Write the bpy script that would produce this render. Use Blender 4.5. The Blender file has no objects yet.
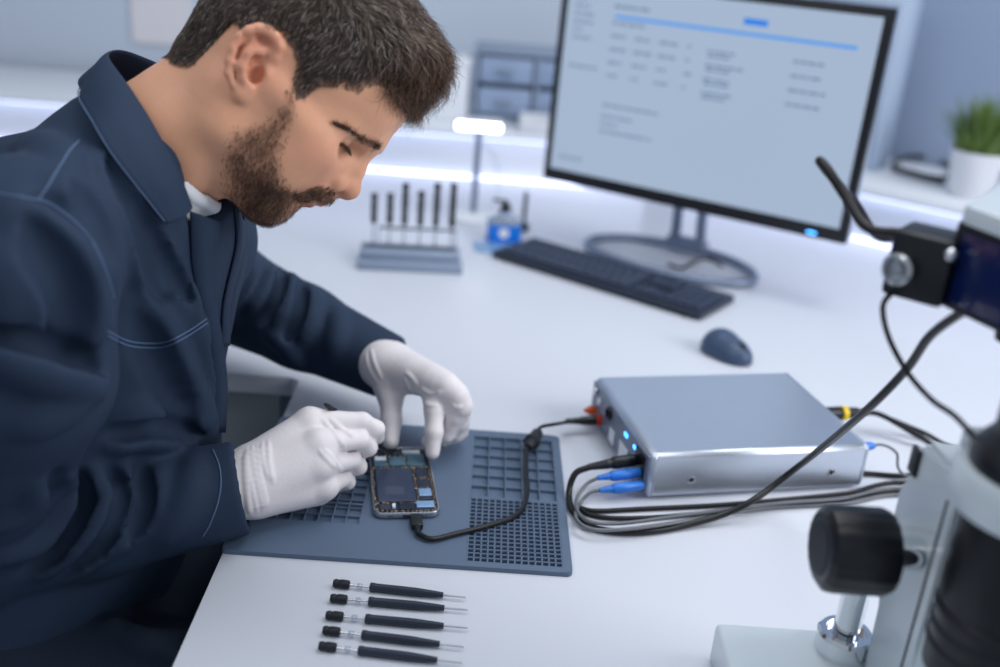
import bpy, bmesh, math, random
import numpy as np
from mathutils import Vector, Matrix
from mathutils.bvhtree import BVHTree
random.seed(7); RNG = np.random.default_rng(11)
S = bpy.context.scene
COL = S.collection
PI = math.pi
# ------------------------------------------------------------------ camera (solved from the photograph's vanishing points)
F_PX = 1028.44
FW = np.array([0.024136, 0.925952, -0.376870]); RT = np.array([0.997068, 0.005087, 0.076353]); UP = np.array([-0.072616, 0.377607, 0.923114])
CAM = np.array([0.0, 0.0, 1.357])
DZ = 0.75                                   # desk height
def ray(u, v): return FW + RT*((u-500)/F_PX) + UP*((333.5-v)/F_PX)
def Zp(u, v, z=DZ):                          # point of a sight line at height z
    d = ray(u, v); return CAM + d*((z-CAM[2])/d[2])
def Dp(u, v, dep): return CAM + ray(u, v)*dep   # point at a distance
def PLp(u, v, p0, n):                        # point on a plane
    d = ray(u, v); n = np.asarray(n, float); return CAM + d*(np.dot(np.asarray(p0)-CAM, n)/np.dot(d, n))
def proj(P):
    d = np.asarray(P, float)-CAM; z = d@FW
    return np.stack([500+F_PX*(d@RT)/z, 333.5-F_PX*(d@UP)/z, z], -1)
cam = bpy.data.objects.new('camera', bpy.data.cameras.new('camera')); COL.objects.link(cam); S.camera = cam
cam.matrix_world = Matrix(((RT[0], UP[0], -FW[0], CAM[0]), (RT[1], UP[1], -FW[1], CAM[1]), (RT[2], UP[2], -FW[2], CAM[2]), (0, 0, 0, 1)))
cam.data.sensor_width = 36; cam.data.lens = F_PX*36/1000; cam.data.clip_start = .01; cam.data.clip_end = 50
cam.data.dof.use_dof = True; cam.data.dof.focus_distance = 1.01; cam.data.dof.aperture_fstop = 2.2
# ------------------------------------------------------------------ scene-graph helpers
def tag(o, label=None, cat=None, group=None, kind=None):
    if label: o['label'] = label
    if cat: o['category'] = cat
    if group: o['group'] = group
    if kind: o['kind'] = kind
    return o
def empty(name, loc=(0, 0, 0), rz=0., label=None, cat=None, group=None):
    o = bpy.data.objects.new(name, None); COL.objects.link(o); o.location = loc; o.rotation_euler = (0, 0, rz); o.empty_display_size = .05
    return tag(o, label, cat, group)
def copy_tree(o, parent=None):
    c = o.copy(); COL.objects.link(c)
    if parent is not None: c.parent = parent
    for ch in [x for x in bpy.data.objects if x.parent == o]: copy_tree(ch, c)
    return c
def link(name, me, mat, parent=None, smooth=None):
    o = bpy.data.objects.new(name, me); COL.objects.link(o)
    for m in (mat if isinstance(mat, (list, tuple)) else [mat]): me.materials.append(m)
    if parent is not None: o.parent = parent
    if smooth == True: me.shade_smooth()
    elif smooth: me.set_sharp_from_angle(angle=math.radians(smooth)); 
    return o
def wpar(o, parent):
    """parent a mesh modelled in world coordinates, keeping it where it is"""
    o.parent = parent; o.matrix_parent_inverse = Matrix.Translation(parent.location).to_4x4().inverted() if parent.rotation_euler.z == 0 else (Matrix.Translation(parent.location) @ Matrix.Rotation(parent.rotation_euler.z, 4, 'Z')).inverted()
    return o
def frame(axis, hint=(0, 0, 1)):
    a = Vector(axis).normalized(); h = Vector(hint)
    if abs(a.dot(h)) > .97: h = Vector((1, 0, 0))
    x = h.cross(a).normalized(); y = a.cross(x)
    return x, y, a
def catmull(pts, n=8):
    P = [np.asarray(p, float) for p in pts]
    if len(P) < 3: return P
    P = [2*P[0]-P[1]] + P + [2*P[-1]-P[-2]]; out = []
    for i in range(1, len(P)-2):
        a, b, c, d = P[i-1:i+3]
        for k in range(n):
            t = k/n; out.append(.5*((2*b)+(c-a)*t+(2*a-5*b+4*c-d)*t*t+(3*b-a-3*c+d)*t**3))
    out.append(P[-2]); return out
class MB:
    """collects shapes into one mesh"""
    def __init__(s): s.bm = bmesh.new()
    def _xf(s, vs, M):
        if M is not None: bmesh.ops.transform(s.bm, matrix=M, verts=vs)
    def box(s, c, d, bev=0., seg=2, M=None, rot=0.):
        t = bmesh.new(); bmesh.ops.create_cube(t, size=1)
        bmesh.ops.scale(t, vec=d, verts=t.verts)
        if bev: bmesh.ops.bevel(t, geom=t.edges[:]+t.verts[:], offset=min(bev, min(d)*.49), segments=seg, affect='EDGES', profile=.5)
        X = Matrix.Translation(c) @ Matrix.Rotation(rot, 4, 'Z')
        if M is not None: X = M @ X
        return s.merge(t, X)
    def merge(s, t, X=None):
        if X is not None: bmesh.ops.transform(t, matrix=X, verts=t.verts)
        me = bpy.data.meshes.new('t'); t.to_mesh(me); t.free(); s.bm.from_mesh(me); bpy.data.meshes.remove(me); return s
    def ring_loft(s, rings, closed=False, cap=True):
        R = [[s.bm.verts.new(tuple(p)) for p in r] for r in rings]; n = len(R[0])
        for i in range(len(R)-1+(1 if closed else 0)):
            a, b = R[i], R[(i+1) % len(R)]
            for k in range(n): s.bm.faces.new((a[k], a[(k+1) % n], b[(k+1) % n], b[k]))
        if cap and not closed:
            s.bm.faces.new(R[0][::-1]); s.bm.faces.new(R[-1])
        return s
    def lathe(s, prof, base=(0, 0, 0), axis=(0, 0, 1), n=32, cap=True, star=None):
        """prof: list of (r, h) along axis"""
        x, y, a = frame(axis); base = Vector(base); rings = []
        for r, h in prof:
            r = max(r, 1e-5); rings.append([base+a*h+(x*math.cos(2*PI*k/n)+y*math.sin(2*PI*k/n))*(r*(star(k) if star else 1)) for k in range(n)])
        return s.ring_loft(rings, cap=cap)
    def cyl(s, p0, p1, r0, r1=None, n=24, bev=0.):
        p0 = Vector(p0); p1 = Vector(p1); L = (p1-p0).length; r1 = r0 if r1 is None else r1
        b = min(bev, r0*.9, r1*.9, L*.45)
        pr = [(r0, 0), (r1, L)] if not b else [(r0-b, 0), (r0-b*.3, b*.3), (r0, b), (r1, L-b), (r1-b*.3, L-b*.3), (r1-b, L)]
        return s.lathe(pr, p0, p1-p0, n)
    def tube(s, pts, r, n=10, sm=8, cap=True, closed=False):
        P = catmull(pts, sm) if sm else [np.asarray(p, float) for p in pts]
        m = len(P); T = []
        for i in range(m):
            a = P[max(i-1, 0)] if not closed else P[(i-1) % m]; b = P[min(i+1, m-1)] if not closed else P[(i+1) % m]
            T.append(Vector(b-a).normalized())
        x, y, _ = frame(T[0]); rings = []
        for i in range(m):
            x = (x-T[i]*x.dot(T[i])).normalized(); y = T[i].cross(x)
            rr = r(i/(m-1)) if callable(r) else r
            rings.append([Vector(P[i])+(x*math.cos(2*PI*k/n)+y*math.sin(2*PI*k/n))*rr for k in range(n)])
        return s.ring_loft(rings, cap=cap, closed=closed)
    def prism(s, poly, z0, z1, M=None, bev=0., seg=2):
        t = bmesh.new(); lo = [t.verts.new((p[0], p[1], z0)) for p in poly]; hi = [t.verts.new((p[0], p[1], z1)) for p in poly]; n = len(poly)
        t.faces.new(lo[::-1]); top = t.faces.new(hi)
        for k in range(n): t.faces.new((lo[k], lo[(k+1) % n], hi[(k+1) % n], hi[k]))
        bmesh.ops.recalc_face_normals(t, faces=t.faces)
        if bev:
            es = list(top.edges)
            bmesh.ops.bevel(t, geom=es, offset=bev, segments=seg, affect='EDGES', profile=.5)
        return s.merge(t, M)
    def sphere(s, c, r, seg=24, rings=16, sc=(1, 1, 1), M=None):
        t = bmesh.new(); bmesh.ops.create_uvsphere(t, u_segments=seg, v_segments=rings, radius=r)
        bmesh.ops.scale(t, vec=sc, verts=t.verts); X = Matrix.Translation(c)
        return s.merge(t, X if M is None else M @ X)
    def build(s, name, mat, parent=None, smooth=35, world=False):
        bmesh.ops.recalc_face_normals(s.bm, faces=s.bm.faces)
        me = bpy.data.meshes.new(name); s.bm.to_mesh(me); s.bm.free()
        if smooth: me.shade_smooth(); 
        if smooth and smooth is not True: me.set_sharp_from_angle(angle=math.radians(smooth))
        o = link(name, me, mat)
        if parent is not None:
            if world: wpar(o, parent)
            else: o.parent = parent
        return o
def rrect(w, h, r, n=6, cx=0, cy=0):
    out = []
    for sx, sy, a0 in ((1, 1, 0), (-1, 1, PI/2), (-1, -1, PI), (1, -1, 3*PI/2)):
        for k in range(n+1):
            a = a0+PI/2*k/n; out.append((cx+sx*(w/2-r)+r*math.cos(a), cy+sy*(h/2-r)+r*math.sin(a)))
    return out
def mesh_np(name, V, F, mat, parent=None, smooth=True):
    me = bpy.data.meshes.new(name); me.from_pydata([], [], []) ; V = np.ascontiguousarray(V, np.float32)
    me.vertices.add(len(V)); me.vertices.foreach_set('co', V.ravel())
    F = np.asarray(F, np.int32); k = F.shape[1]
    me.loops.add(F.size); me.loops.foreach_set('vertex_index', F.ravel())
    me.polygons.add(len(F)); me.polygons.foreach_set('loop_start', np.arange(0, F.size, k, dtype=np.int32)); 
    me.update(calc_edges=True); me.validate()
    if smooth: me.shade_smooth()
    o = link(name, me, mat)
    if parent is not None: wpar(o, parent)
    return o
# ------------------------------------------------------------------ materials
def srgb(r, g, b):
    f = lambda c: (c/255/12.92 if c/255 <= .04045 else ((c/255+.055)/1.055)**2.4)
    return (f(r), f(g), f(b), 1)
def mat(name, rgb, rough=.5, metal=0., noise=0., nscale=40., bump=0., bscale=300., spec=.5, emit=None, estr=0., sss=0., coat=0., alpha=1., trans=0., ior=1.45, sheen=0.):
    m = bpy.data.materials.new(name); m.use_nodes = True; nt = m.node_tree; b = nt.nodes['Principled BSDF']
    c = srgb(*rgb) if max(rgb) > 1 else (*rgb, 1)
    b.inputs['Base Color'].default_value = c; b.inputs['Roughness'].default_value = rough; b.inputs['Metallic'].default_value = metal
    b.inputs['Specular IOR Level'].default_value = spec; b.inputs['IOR'].default_value = ior
    b.inputs['Coat Weight'].default_value = coat; b.inputs['Transmission Weight'].default_value = trans; b.inputs['Alpha'].default_value = alpha
    b.inputs['Sheen Weight'].default_value = sheen
    if sss: b.inputs['Subsurface Weight'].default_value = sss; b.inputs['Subsurface Radius'].default_value = (.01, .004, .002); b.inputs['Subsurface Scale'].default_value = .6
    if emit: b.inputs['Emission Color'].default_value = srgb(*emit) if max(emit) > 1 else (*emit, 1); b.inputs['Emission Strength'].default_value = estr
    tc = nt.nodes.new('ShaderNodeTexCoord')
    if noise:
        n = nt.nodes.new('ShaderNodeTexNoise'); n.inputs['Scale'].default_value = nscale; n.inputs['Detail'].default_value = 4
        nt.links.new(tc.outputs['Object'], n.inputs['Vector'])
        mx = nt.nodes.new('ShaderNodeMix'); mx.data_type = 'RGBA'
        mx.inputs['A'].default_value = tuple(max(0, x*(1-noise)) for x in c[:3])+(1,); mx.inputs['B'].default_value = tuple(min(1, x*(1+noise)) for x in c[:3])+(1,)
        nt.links.new(n.outputs['Fac'], mx.inputs['Factor']); nt.links.new(mx.outputs['Result'], b.inputs['Base Color'])
    if bump:
        n2 = nt.nodes.new('ShaderNodeTexNoise'); n2.inputs['Scale'].default_value = bscale; n2.inputs['Detail'].default_value = 3
        nt.links.new(tc.outputs['Object'], n2.inputs['Vector'])
        bp = nt.nodes.new('ShaderNodeBump'); bp.inputs['Strength'].default_value = bump; bp.inputs['Distance'].default_value = .002
        nt.links.new(n2.outputs['Fac'], bp.inputs['Height']); nt.links.new(bp.outputs['Normal'], b.inputs['Normal'])
    return m
# ------------------------------------------------------------------ signed-distance modelling (numpy) + surface nets
class SDF:
    def __init__(s, lo, hi, h):
        s.h = h; s.lo = np.asarray(lo, float); n = np.ceil((np.asarray(hi)-s.lo)/h).astype(int)+1; s.n = n
        s.ax = [s.lo[i]+h*np.arange(n[i]) for i in range(3)]
        s.f = np.full(tuple(n), .5, np.float32)
    def region(s, lo, hi, m):
        sl = []
        for i in range(3):
            a = int(np.clip(np.floor((lo[i]-m-s.lo[i])/s.h), 0, s.n[i])); b = int(np.clip(np.ceil((hi[i]+m-s.lo[i])/s.h)+1, 0, s.n[i])); sl.append(slice(a, b))
        return tuple(sl)
    def grid(s, sl):
        return np.meshgrid(*[s.ax[i][sl[i]].astype(np.float32) for i in range(3)], indexing='ij', sparse=True)
    def comb(s, sl, d, k, op):
        a = s.f[sl]
        if op == 'u':
            if k > 0:
                h = np.maximum(k-np.abs(a-d), 0)/k; s.f[sl] = np.minimum(a, d)-h*h*k*.25
            else: s.f[sl] = np.minimum(a, d)
        elif op == 's':
            d = -d
            if k > 0:
                h = np.maximum(k-np.abs(a-d), 0)/k; s.f[sl] = np.maximum(a, d)+h*h*k*.25
            else: s.f[sl] = np.maximum(a, d)
        elif op == 'i':
            s.f[sl] = np.maximum(a, d)
    def cone(s, p0, p1, r0, r1=None, k=.01, op='u', flat=None):
        """tapered capsule; flat=(axis vector, factor) squashes its section along an axis"""
        r1 = r0 if r1 is None else r1; p0 = np.asarray(p0, float); p1 = np.asarray(p1, float); R = max(r0, r1)*(1 if flat is None else max(1, 1/flat[1]))
        sl = s.region(np.minimum(p0, p1)-R, np.maximum(p0, p1)+R, k*2.2+s.h*4)
        if any(q.stop <= q.start for q in sl): return s
        X, Y, Z = s.grid(sl); ba = p1-p0; L2 = max(ba@ba, 1e-12)
        px, py, pz = X-p0[0], Y-p0[1], Z-p0[2]
        t = np.clip((px*ba[0]+py*ba[1]+pz*ba[2])/L2, 0, 1)
        dx, dy, dz = px-ba[0]*t, py-ba[1]*t, pz-ba[2]*t
        rr = r0+(r1-r0)*t
        if flat is None: d = np.sqrt(dx*dx+dy*dy+dz*dz)-rr
        else:
            n = np.asarray(flat[0], float); n = n/np.linalg.norm(n); c = dx*n[0]+dy*n[1]+dz*n[2]; q = flat[1]
            e2 = np.maximum(dx*dx+dy*dy+dz*dz-c*c, 0); kk = np.sqrt(e2+(c/q)**2)
            d = (kk-rr)*(np.where(kk > 1e-6, kk/np.maximum(np.sqrt(e2+(c/q/q)**2), 1e-6), q))
        s.comb(sl, d.astype(np.float32), k, op); return s
    def chain(s, pts, rs, k=.01, op='u', flat=None):
        for i in range(len(pts)-1): s.cone(pts[i], pts[i+1], rs[i], rs[i+1], k if i == 0 else max(k*.5, .004), op, flat)
        return s
    def ell(s, c, r, M=None, k=.01, op='u'):
        """ellipsoid; M = 3x3 whose rows are its axes"""
        c = np.asarray(c, float); r = np.asarray(r, float); M = np.eye(3) if M is None else np.asarray(M, float)
        ext = np.sqrt(((M*r[:, None])**2).sum(0))
        sl = s.region(c-ext, c+ext, k*3+s.h*5)
        if any(q.stop <= q.start for q in sl): return s
        X, Y, Z = s.grid(sl); px, py, pz = X-c[0], Y-c[1], Z-c[2]
        a = [(px*M[i, 0]+py*M[i, 1]+pz*M[i, 2])/r[i] for i in range(3)]
        k0 = np.sqrt(a[0]**2+a[1]**2+a[2]**2); k1 = np.sqrt((a[0]/r[0])**2+(a[1]/r[1])**2+(a[2]/r[2])**2)
        d = np.where(k1 > 1e-6, k0*(k0-1)/np.maximum(k1, 1e-6), -r.min())
        s.comb(sl, d.astype(np.float32), k, op); return s
    def half(s, p, n, lo, hi, k=0, op='s', thick=None):
        """half space with outward normal n through p, limited to the box lo..hi"""
        sl = s.region(np.asarray(lo), np.asarray(hi), 0); X, Y, Z = s.grid(sl); n = np.asarray(n, float); n = n/np.linalg.norm(n)
        d = -((X-p[0])*n[0]+(Y-p[1])*n[1]+(Z-p[2])*n[2])
        s.comb(sl, d.astype(np.float32), k, op); return s
    def mesh(s, smooth=0):
        f = s.f; n = f.shape; ins = f < 0
        c = np.zeros(tuple(x-1 for x in n), np.uint8)
        off = [(i, j, k) for i in (0, 1) for j in (0, 1) for k in (0, 1)]
        sub = lambda A, o: A[o[0]:n[0]-1+o[0], o[1]:n[1]-1+o[1], o[2]:n[2]-1+o[2]]
        for o in off: c += sub(ins, o)
        act = np.argwhere((c > 0) & (c < 8)); idx = np.full(c.shape, -1, np.int32); idx[tuple(act.T)] = np.arange(len(act))
        val = {o: f[act[:, 0]+o[0], act[:, 1]+o[1], act[:, 2]+o[2]] for o in off}
        acc = np.zeros((len(act), 3)); cnt = np.zeros(len(act))
        for o in off:
            for a in range(3):
                if o[a] == 0:
                    p = list(o); p[a] = 1; p = tuple(p); v0, v1 = val[o], val[p]; m = (v0 < 0) != (v1 < 0)
                    t = np.where(m, v0/np.where(m, v0-v1, 1), 0); q = np.tile(np.array(o, float), (len(act), 1)); q[:, a] = t
                    acc += q*m[:, None]; cnt += m
        V = s.lo+(act+acc/np.maximum(cnt, 1)[:, None])*s.h
        Q = []
        for a in range(3):
            b, d = (a+1) % 3, (a+2) % 3
            sl0 = [slice(None)]*3; sl1 = [slice(None)]*3; sl0[a] = slice(0, n[a]-1); sl1[a] = slice(1, n[a])
            x = ins[tuple(sl0)] != ins[tuple(sl1)]; e = np.argwhere(x)
            ok = (e[:, b] > 0) & (e[:, d] > 0) & (e[:, b] < n[b]-1) & (e[:, d] < n[d]-1); e = e[ok]
            flip = ins[tuple(e.T)]
            def g(db, dd):
                z = e.copy(); z[:, b] -= db; z[:, d] -= dd; return idx[tuple(z.T)]
            q = np.stack([g(1, 1), g(0, 1), g(0, 0), g(1, 0)], 1); q[~flip] = q[~flip][:, ::-1]; Q.append(q)
        Q = np.concatenate(Q); Q = Q[(Q >= 0).all(1)]
        for _ in range(smooth): V = lap(V, Q)
        return V, Q
def lap(V, Q, w=.5):
    A = np.zeros_like(V); n = np.zeros(len(V))
    for i in range(4):
        a, b = Q[:, i], Q[:, (i+1) % 4]
        for j in range(3):
            A[:, j] += np.bincount(a, V[b, j], len(V))+np.bincount(b, V[a, j], len(V))
        n += np.bincount(a, minlength=len(V))+np.bincount(b, minlength=len(V))
    return V*(1-w)+w*A/np.maximum(n, 1)[:, None]
def vnormals(V, Q):
    N = np.cross(V[Q[:, 2]]-V[Q[:, 0]], V[Q[:, 3]]-V[Q[:, 1]]); A = np.zeros_like(V)
    for i in range(Q.shape[1]):
        for j in range(3): A[:, j] += np.bincount(Q[:, i], N[:, j], len(V))
    return A/np.maximum(np.linalg.norm(A, axis=1), 1e-12)[:, None]
def bvh(V, Q): return BVHTree.FromPolygons([tuple(v) for v in V.tolist()], Q.tolist())
# ------------------------------------------------------------------ materials of the place
M = {}
M['desk'] = mat('desk_laminate', (211, 215, 225), .32, noise=.02, nscale=3, spec=.4)
M['panel'] = mat('cabinet_grey', (168, 178, 184), .5, noise=.04)
M['wall'] = mat('wall_paint', (196, 206, 220), .8, noise=.04, nscale=1.2)
M['wall_blue'] = mat('wall_paint_blue', (150, 166, 192), .8, noise=.06, nscale=1.5)
M['frost'] = mat('frosted_pane', (226, 222, 226), .5, noise=.03, nscale=2)
M['floor'] = mat('floor_vinyl', (150, 158, 168), .45, noise=.06, nscale=5)
M['white'] = mat('white_plastic', (232, 236, 242), .4)
M['led'] = mat('led_strip', (255, 255, 255), .5, emit=(205, 214, 255), estr=2.0)
M['black'] = mat('black_plastic', (14, 17, 24), .38, bump=.05, bscale=500)
M['rubber'] = mat('black_rubber', (24, 28, 37), .55)
M['cable'] = mat('cable_black', (13, 14, 17), .36)
M['cable_grey'] = mat('cable_grey', (104, 107, 114), .4)
M['navy_plastic'] = mat('navy_plastic', (38, 46, 62), .42, noise=.05, nscale=60)
M['key'] = mat('key_plastic', (50, 60, 82), .5)
M['mouse'] = mat('mouse_plastic', (62, 80, 108), .42)
M['alu'] = mat('brushed_aluminium', (214, 221, 232), .34, metal=.95, noise=.03, nscale=90, bump=.03, bscale=700)
M['alu_dark'] = mat('grey_aluminium', (132, 144, 166), .38, metal=.6)
M['chrome'] = mat('chrome', (225, 228, 232), .08, metal=1)
M['steel'] = mat('steel', (190, 192, 196), .25, metal=1)
M['mat'] = mat('silicone_mat', (88, 105, 128), .46, noise=.05, nscale=25, bump=.05, bscale=900)
M['blue_plug'] = mat('blue_plug', (44, 122, 218), .35)
M['red'] = mat('red_ring', (196, 50, 24), .4)
M['orange'] = mat('orange_jack', (224, 96, 30), .35)
M['yellow'] = mat('yellow_ring', (236, 200, 24), .4)
M['led_blue'] = mat('blue_led', (120, 190, 255), .3, emit=(60, 160, 255), estr=4)
M['scope'] = mat('scope_enamel', (212, 222, 228), .32, noise=.02, nscale=30, coat=.3)
M['scope_black'] = mat('scope_black', (22, 25, 30), .36, noise=.06, nscale=40)
M['scope_navy'] = mat('scope_navy', (14, 30, 78), .25, coat=.5)
M['green'] = mat('grass_blade', (98, 124, 56), .5, noise=.5, nscale=30)
M['pot'] = mat('white_ceramic', (228, 230, 236), .3)
M['soil'] = mat('soil', (52, 44, 40), .9, noise=.3)
M['holder'] = mat('holder_grey', (138, 152, 174), .45, noise=.03)
M['clear'] = mat('clear_plastic', (226, 236, 248), .12, trans=.8, ior=1.3)
M['blue_liquid'] = mat('blue_liquid', (24, 122, 226), .2)
M['paper'] = mat('paper', (240, 240, 244), .7)
# ------------------------------------------------------------------ room
def struct(name, mb, m, smooth=0): return tag(mb.build(name, m, smooth=smooth), kind='structure')
struct('floor', MB().box((0, 1, -.025), (7, 6, .05)), M['floor'])
dA = np.array([.797, -.604]); dN = np.array([.604, .797])         # the angled right-hand side of the corner workstation
cor = np.array([.422, 2.45])
struct('wall_back', MB().box((-.55, 2.90, 1.4), (4.9, .06, 2.8)), M['wall'])
struct('wall_left', MB().box((-2.97, 1.2, 1.4), (.06, 3.4, 2.8)), M['wall'])
w = MB(); c0 = cor+dN*.42+dA*.62
w.box((c0[0]+dN[0]*.03, c0[1]+dN[1]*.03, 1.4), (2.1, .06, 2.8), rot=math.atan2(dA[1], dA[0])); struct('wall_right', w, M['wall_blue'])
# light panels set in the back wall (left of the man's head)
for i, (x0, x1, z0, z1) in enumerate(((-1.80, -1.36, .96, 1.9), (-.98, -.82, .96, 1.9))):
    struct('window_%d' % (i+1), MB().box(((x0+x1)/2, 2.866, (z0+z1)/2), (x1-x0, .012, z1-z0), bev=.003), M['frost'])
# ------------------------------------------------------------------ desk: one L-shaped worktop on cabinet panels
desk = empty('desk', (0, 0, 0), 0, 'white laminate L-shaped corner desk the phone repair is laid out on', 'desk')
xr = 1.5; yr = cor[1]+(xr-cor[0])*dA[1]/dA[0]
poly = [(-.235, .42), (xr, .42), (xr, yr+.1), (cor[0]+.07, cor[1]+.12), (-1.9, cor[1]+.12), (-1.9, 1.278), (-.245, 1.278), (-.235, 1.268)]
MB().prism(poly, .722, .75, bev=.0025).build('desk_top', M['desk'], desk)
p = MB(); p.box((-1.05, 1.31, .36), (1.56, .018, .70), bev=.002); p.build('front_panel', M['panel'], desk)
p = MB(); p.box((-.19, .50, .36), (.05, .05, .72), bev=.004); p.build('leg', M['panel'], desk)
p = MB(); p.box((xr-.06, .50, .36), (.05, .05, .72), bev=.004); p.build('leg', M['panel'], desk)
p = MB(); p.box((-1.85, 1.9, .36), (.03, 1.2, .72), bev=.004); p.build('side_panel', M['panel'], desk)
# ------------------------------------------------------------------ raised back shelf with light strips
def riser(name, label, a, b, n, group):
    """a->b along the front edge, n = direction to the wall"""
    a = np.array(a); b = np.array(b); n = np.array(n); L = np.linalg.norm(b-a); u = (b-a)/L
    r = empty(name, (a[0], a[1], DZ), math.atan2(u[1], u[0]), label, 'shelf', group)
    MB().box((L/2, .19, .118), (L, .38, .018), bev=.002).build('shelf_board', M['white'], r)
    MB().box((L/2, .045, .056), (L-.004, .012, .104), bev=.001).build('back_panel', M['white'], r)
    for x in (.02, L-.02): MB().box((x, .2, .054), (.016, .30, .108), bev=.001).build('support', M['white'], r)
    e = MB(); e.box((L/2, .026, .106), (L-.01, .016, .006), bev=.001); e.build('light_strip', M['led'], r)
    e = MB(); e.box((L/2, .033, .004), (L-.01, .008, .006), bev=.001); e.build('light_strip', M['led'], r)
riser('raised_shelf', 'long white raised shelf with light strips along the back wall behind the man', (-1.88, 2.45), (.40, 2.45), (0, 1), 'raised shelves')
e0 = cor+dA*.03
riser('raised_shelf', 'angled white raised shelf with light strips under the plant pot', tuple(e0), tuple(cor+dA*1.30), tuple(dN), 'raised shelves')
SZ = DZ+.127                                                       # top of the raised shelf
# storage on the left shelf, far and blurred
rack = empty('drawer_organizer', (.0, 2.64, SZ), 0, 'grey blurred drawer organizer on the shelf left of the monitor', 'organizer')
k = MB(); k.box((.10, 0, .008), (.30, .16, .016), bev=.002); k.box((.10, 0, .17), (.30, .16, .012), bev=.002)
for x in (-.045, .105, .245): k.box((x, 0, .09), (.010, .16, .16), bev=.001)
k.box((.10, .075, .09), (.30, .008, .16)); k.build('body', M['holder'], rack)
mo = mat('organizer_drawer', (150, 168, 196), .4)
for i in range(2):
    for j in range(2):
        dr = MB().box((.03+.145*i, -.01, .052+.075*j), (.132, .13, .062), bev=.004).build('drawer', mo, rack)
        MB().box((.03+.145*i, -.085, .052+.075*j), (.04, .018, .012), bev=.004).build('handle', M['holder'], dr)
bx = empty('storage_box', (-.135, 2.62, SZ), 0, 'white blurred storage box on the back shelf beside the drawer organizer', 'box')
MB().box((0, 0, .065), (.15, .14, .13), bev=.006).build('body', M['white'], bx); MB().box((0, 0, .138), (.158, .148, .018), bev=.005).build('lid', M['white'], bx)
tr = empty('parts_tray', (.16, 2.503, SZ), 0, 'low white parts tray on the shelf edge left of the monitor', 'tray')
t = MB(); t.box((0, 0, .004), (.18, .10, .006), bev=.001)
for s in (-1, 1): t.box((s*.088, 0, .018), (.006, .10, .03), bev=.001); t.box((0, s*.048, .018), (.18, .006, .03), bev=.001)
t.build('tray_body', M['pot'], tr); MB().box((.02, 0, .026), (.07, .05, .018), bev=.004).build('divider', mat('tray_blue', (110, 165, 220), .4), tr)
# ------------------------------------------------------------------ desk lamp
lp = Zp(473, 217); lamp = empty('desk_lamp', lp, .0, 'slim grey desk lamp with glowing white bar head behind the screwdriver stand', 'lamp')
MB().lathe([(.0, 0), (.055, 0), (.057, .004), (.05, .009), (.012, .012), (.0, .012)], n=32).build('base', M['white'], lamp)
MB().cyl((0, 0, .010), (0, 0, .195), .0065).build('pole', M['alu_dark'], lamp)
h = MB(); h.prism(rrect(.105, .05, .02), .193, .210, bev=.004); h.build('lamp_head', M['white'], lamp)
MB().box((0, -.024, .199), (.094, .008, .017), bev=.004).build('light_bar', mat('lamp_light', (255, 255, 255), .5, emit=(245, 248, 255), estr=7), lamp)
MB().tube([(.0, .01, .17), (.04, .03, .12), (.05, .03, .05), (.03, .04, .004)], .0018, 6).build('cord', M['white'], lamp)
# ------------------------------------------------------------------ screwdriver stand
sa = Zp(357, 270); sb = Zp(462, 275); su = sb-sa; sw = np.linalg.norm(su[:2]); sr = math.atan2(su[1], su[0])
st = empty('screwdriver_stand', sa, sr, 'grey two-step stand holding six upright screwdrivers', 'stand')
b = MB(); b.box((sw/2, .028, .008), (sw, .056, .016), bev=.003); b.box((sw/2, .066, .014), (sw-.006, .034, .028), bev=.003); b.box((sw/2, .045, .022), (sw-.012, .05, .012), bev=.003); b.build('base', M['holder'], st)
b = MB(); zb = .064
b.cyl((.035, .058, zb), (sw-.012, .058, zb), .0022, n=10); b.build('rail', M['navy_plastic'], st)
for x in (.035, sw-.012): MB().cyl((x, .058, .026), (x, .058, zb), .0020, n=10).build('post', M['alu'], st)
def stand_driver(loc, rz, hgt, label):
    r = empty('upright_screwdriver', loc, rz, label, 'screwdriver', 'screwdrivers upright in the grey stand')
    MB().lathe([(0, 0), (.0016, .001), (.0016, .045), (0, .046)], n=12).build('shaft', M['steel'], r)
    MB().lathe([(0, .040), (.0042, .041), (.0060, .050), (.0052, .060), (.0058, .072), (.0058, hgt-.018), (.0042, hgt-.014), (.0062, hgt-.011), (.0062, hgt-.002), (.004, hgt), (0, hgt)], n=16).build('handle', M['black'], r)
    return r
cs, sn = math.cos(sr), math.sin(sr); posn = ['first', 'second', 'third', 'fourth', 'fifth', 'sixth']
for i, (px, top) in enumerate(((371, 193), (387, 193), (402, 183), (418, 191), (434, 183), (450.5, 183))):
    lx = sw*(px-357)/(462-357)*1.0; wp = (sa[0]+cs*lx-sn*.066, sa[1]+sn*lx+cs*.066, DZ+.0275)
    q = proj(np.array(wp)); lo, hi = .05, .2
    for _ in range(30):
        mid = (lo+hi)/2
        if proj((wp[0], wp[1], wp[2]+mid))[1] > top: lo = mid
        else: hi = mid
    lab = ['short black screwdriver standing at the end of the grey stand nearest the man', 'black screwdriver standing second from the man in the grey stand',
           'tall black screwdriver standing third from the man in the grey stand', 'short black screwdriver standing fourth from the man in the grey stand',
           'tall black screwdriver standing second from the stand end beside the lamp', 'tall black screwdriver standing at the stand end beside the lamp'][i]
    stand_driver(wp, 0, lo, lab)
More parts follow.
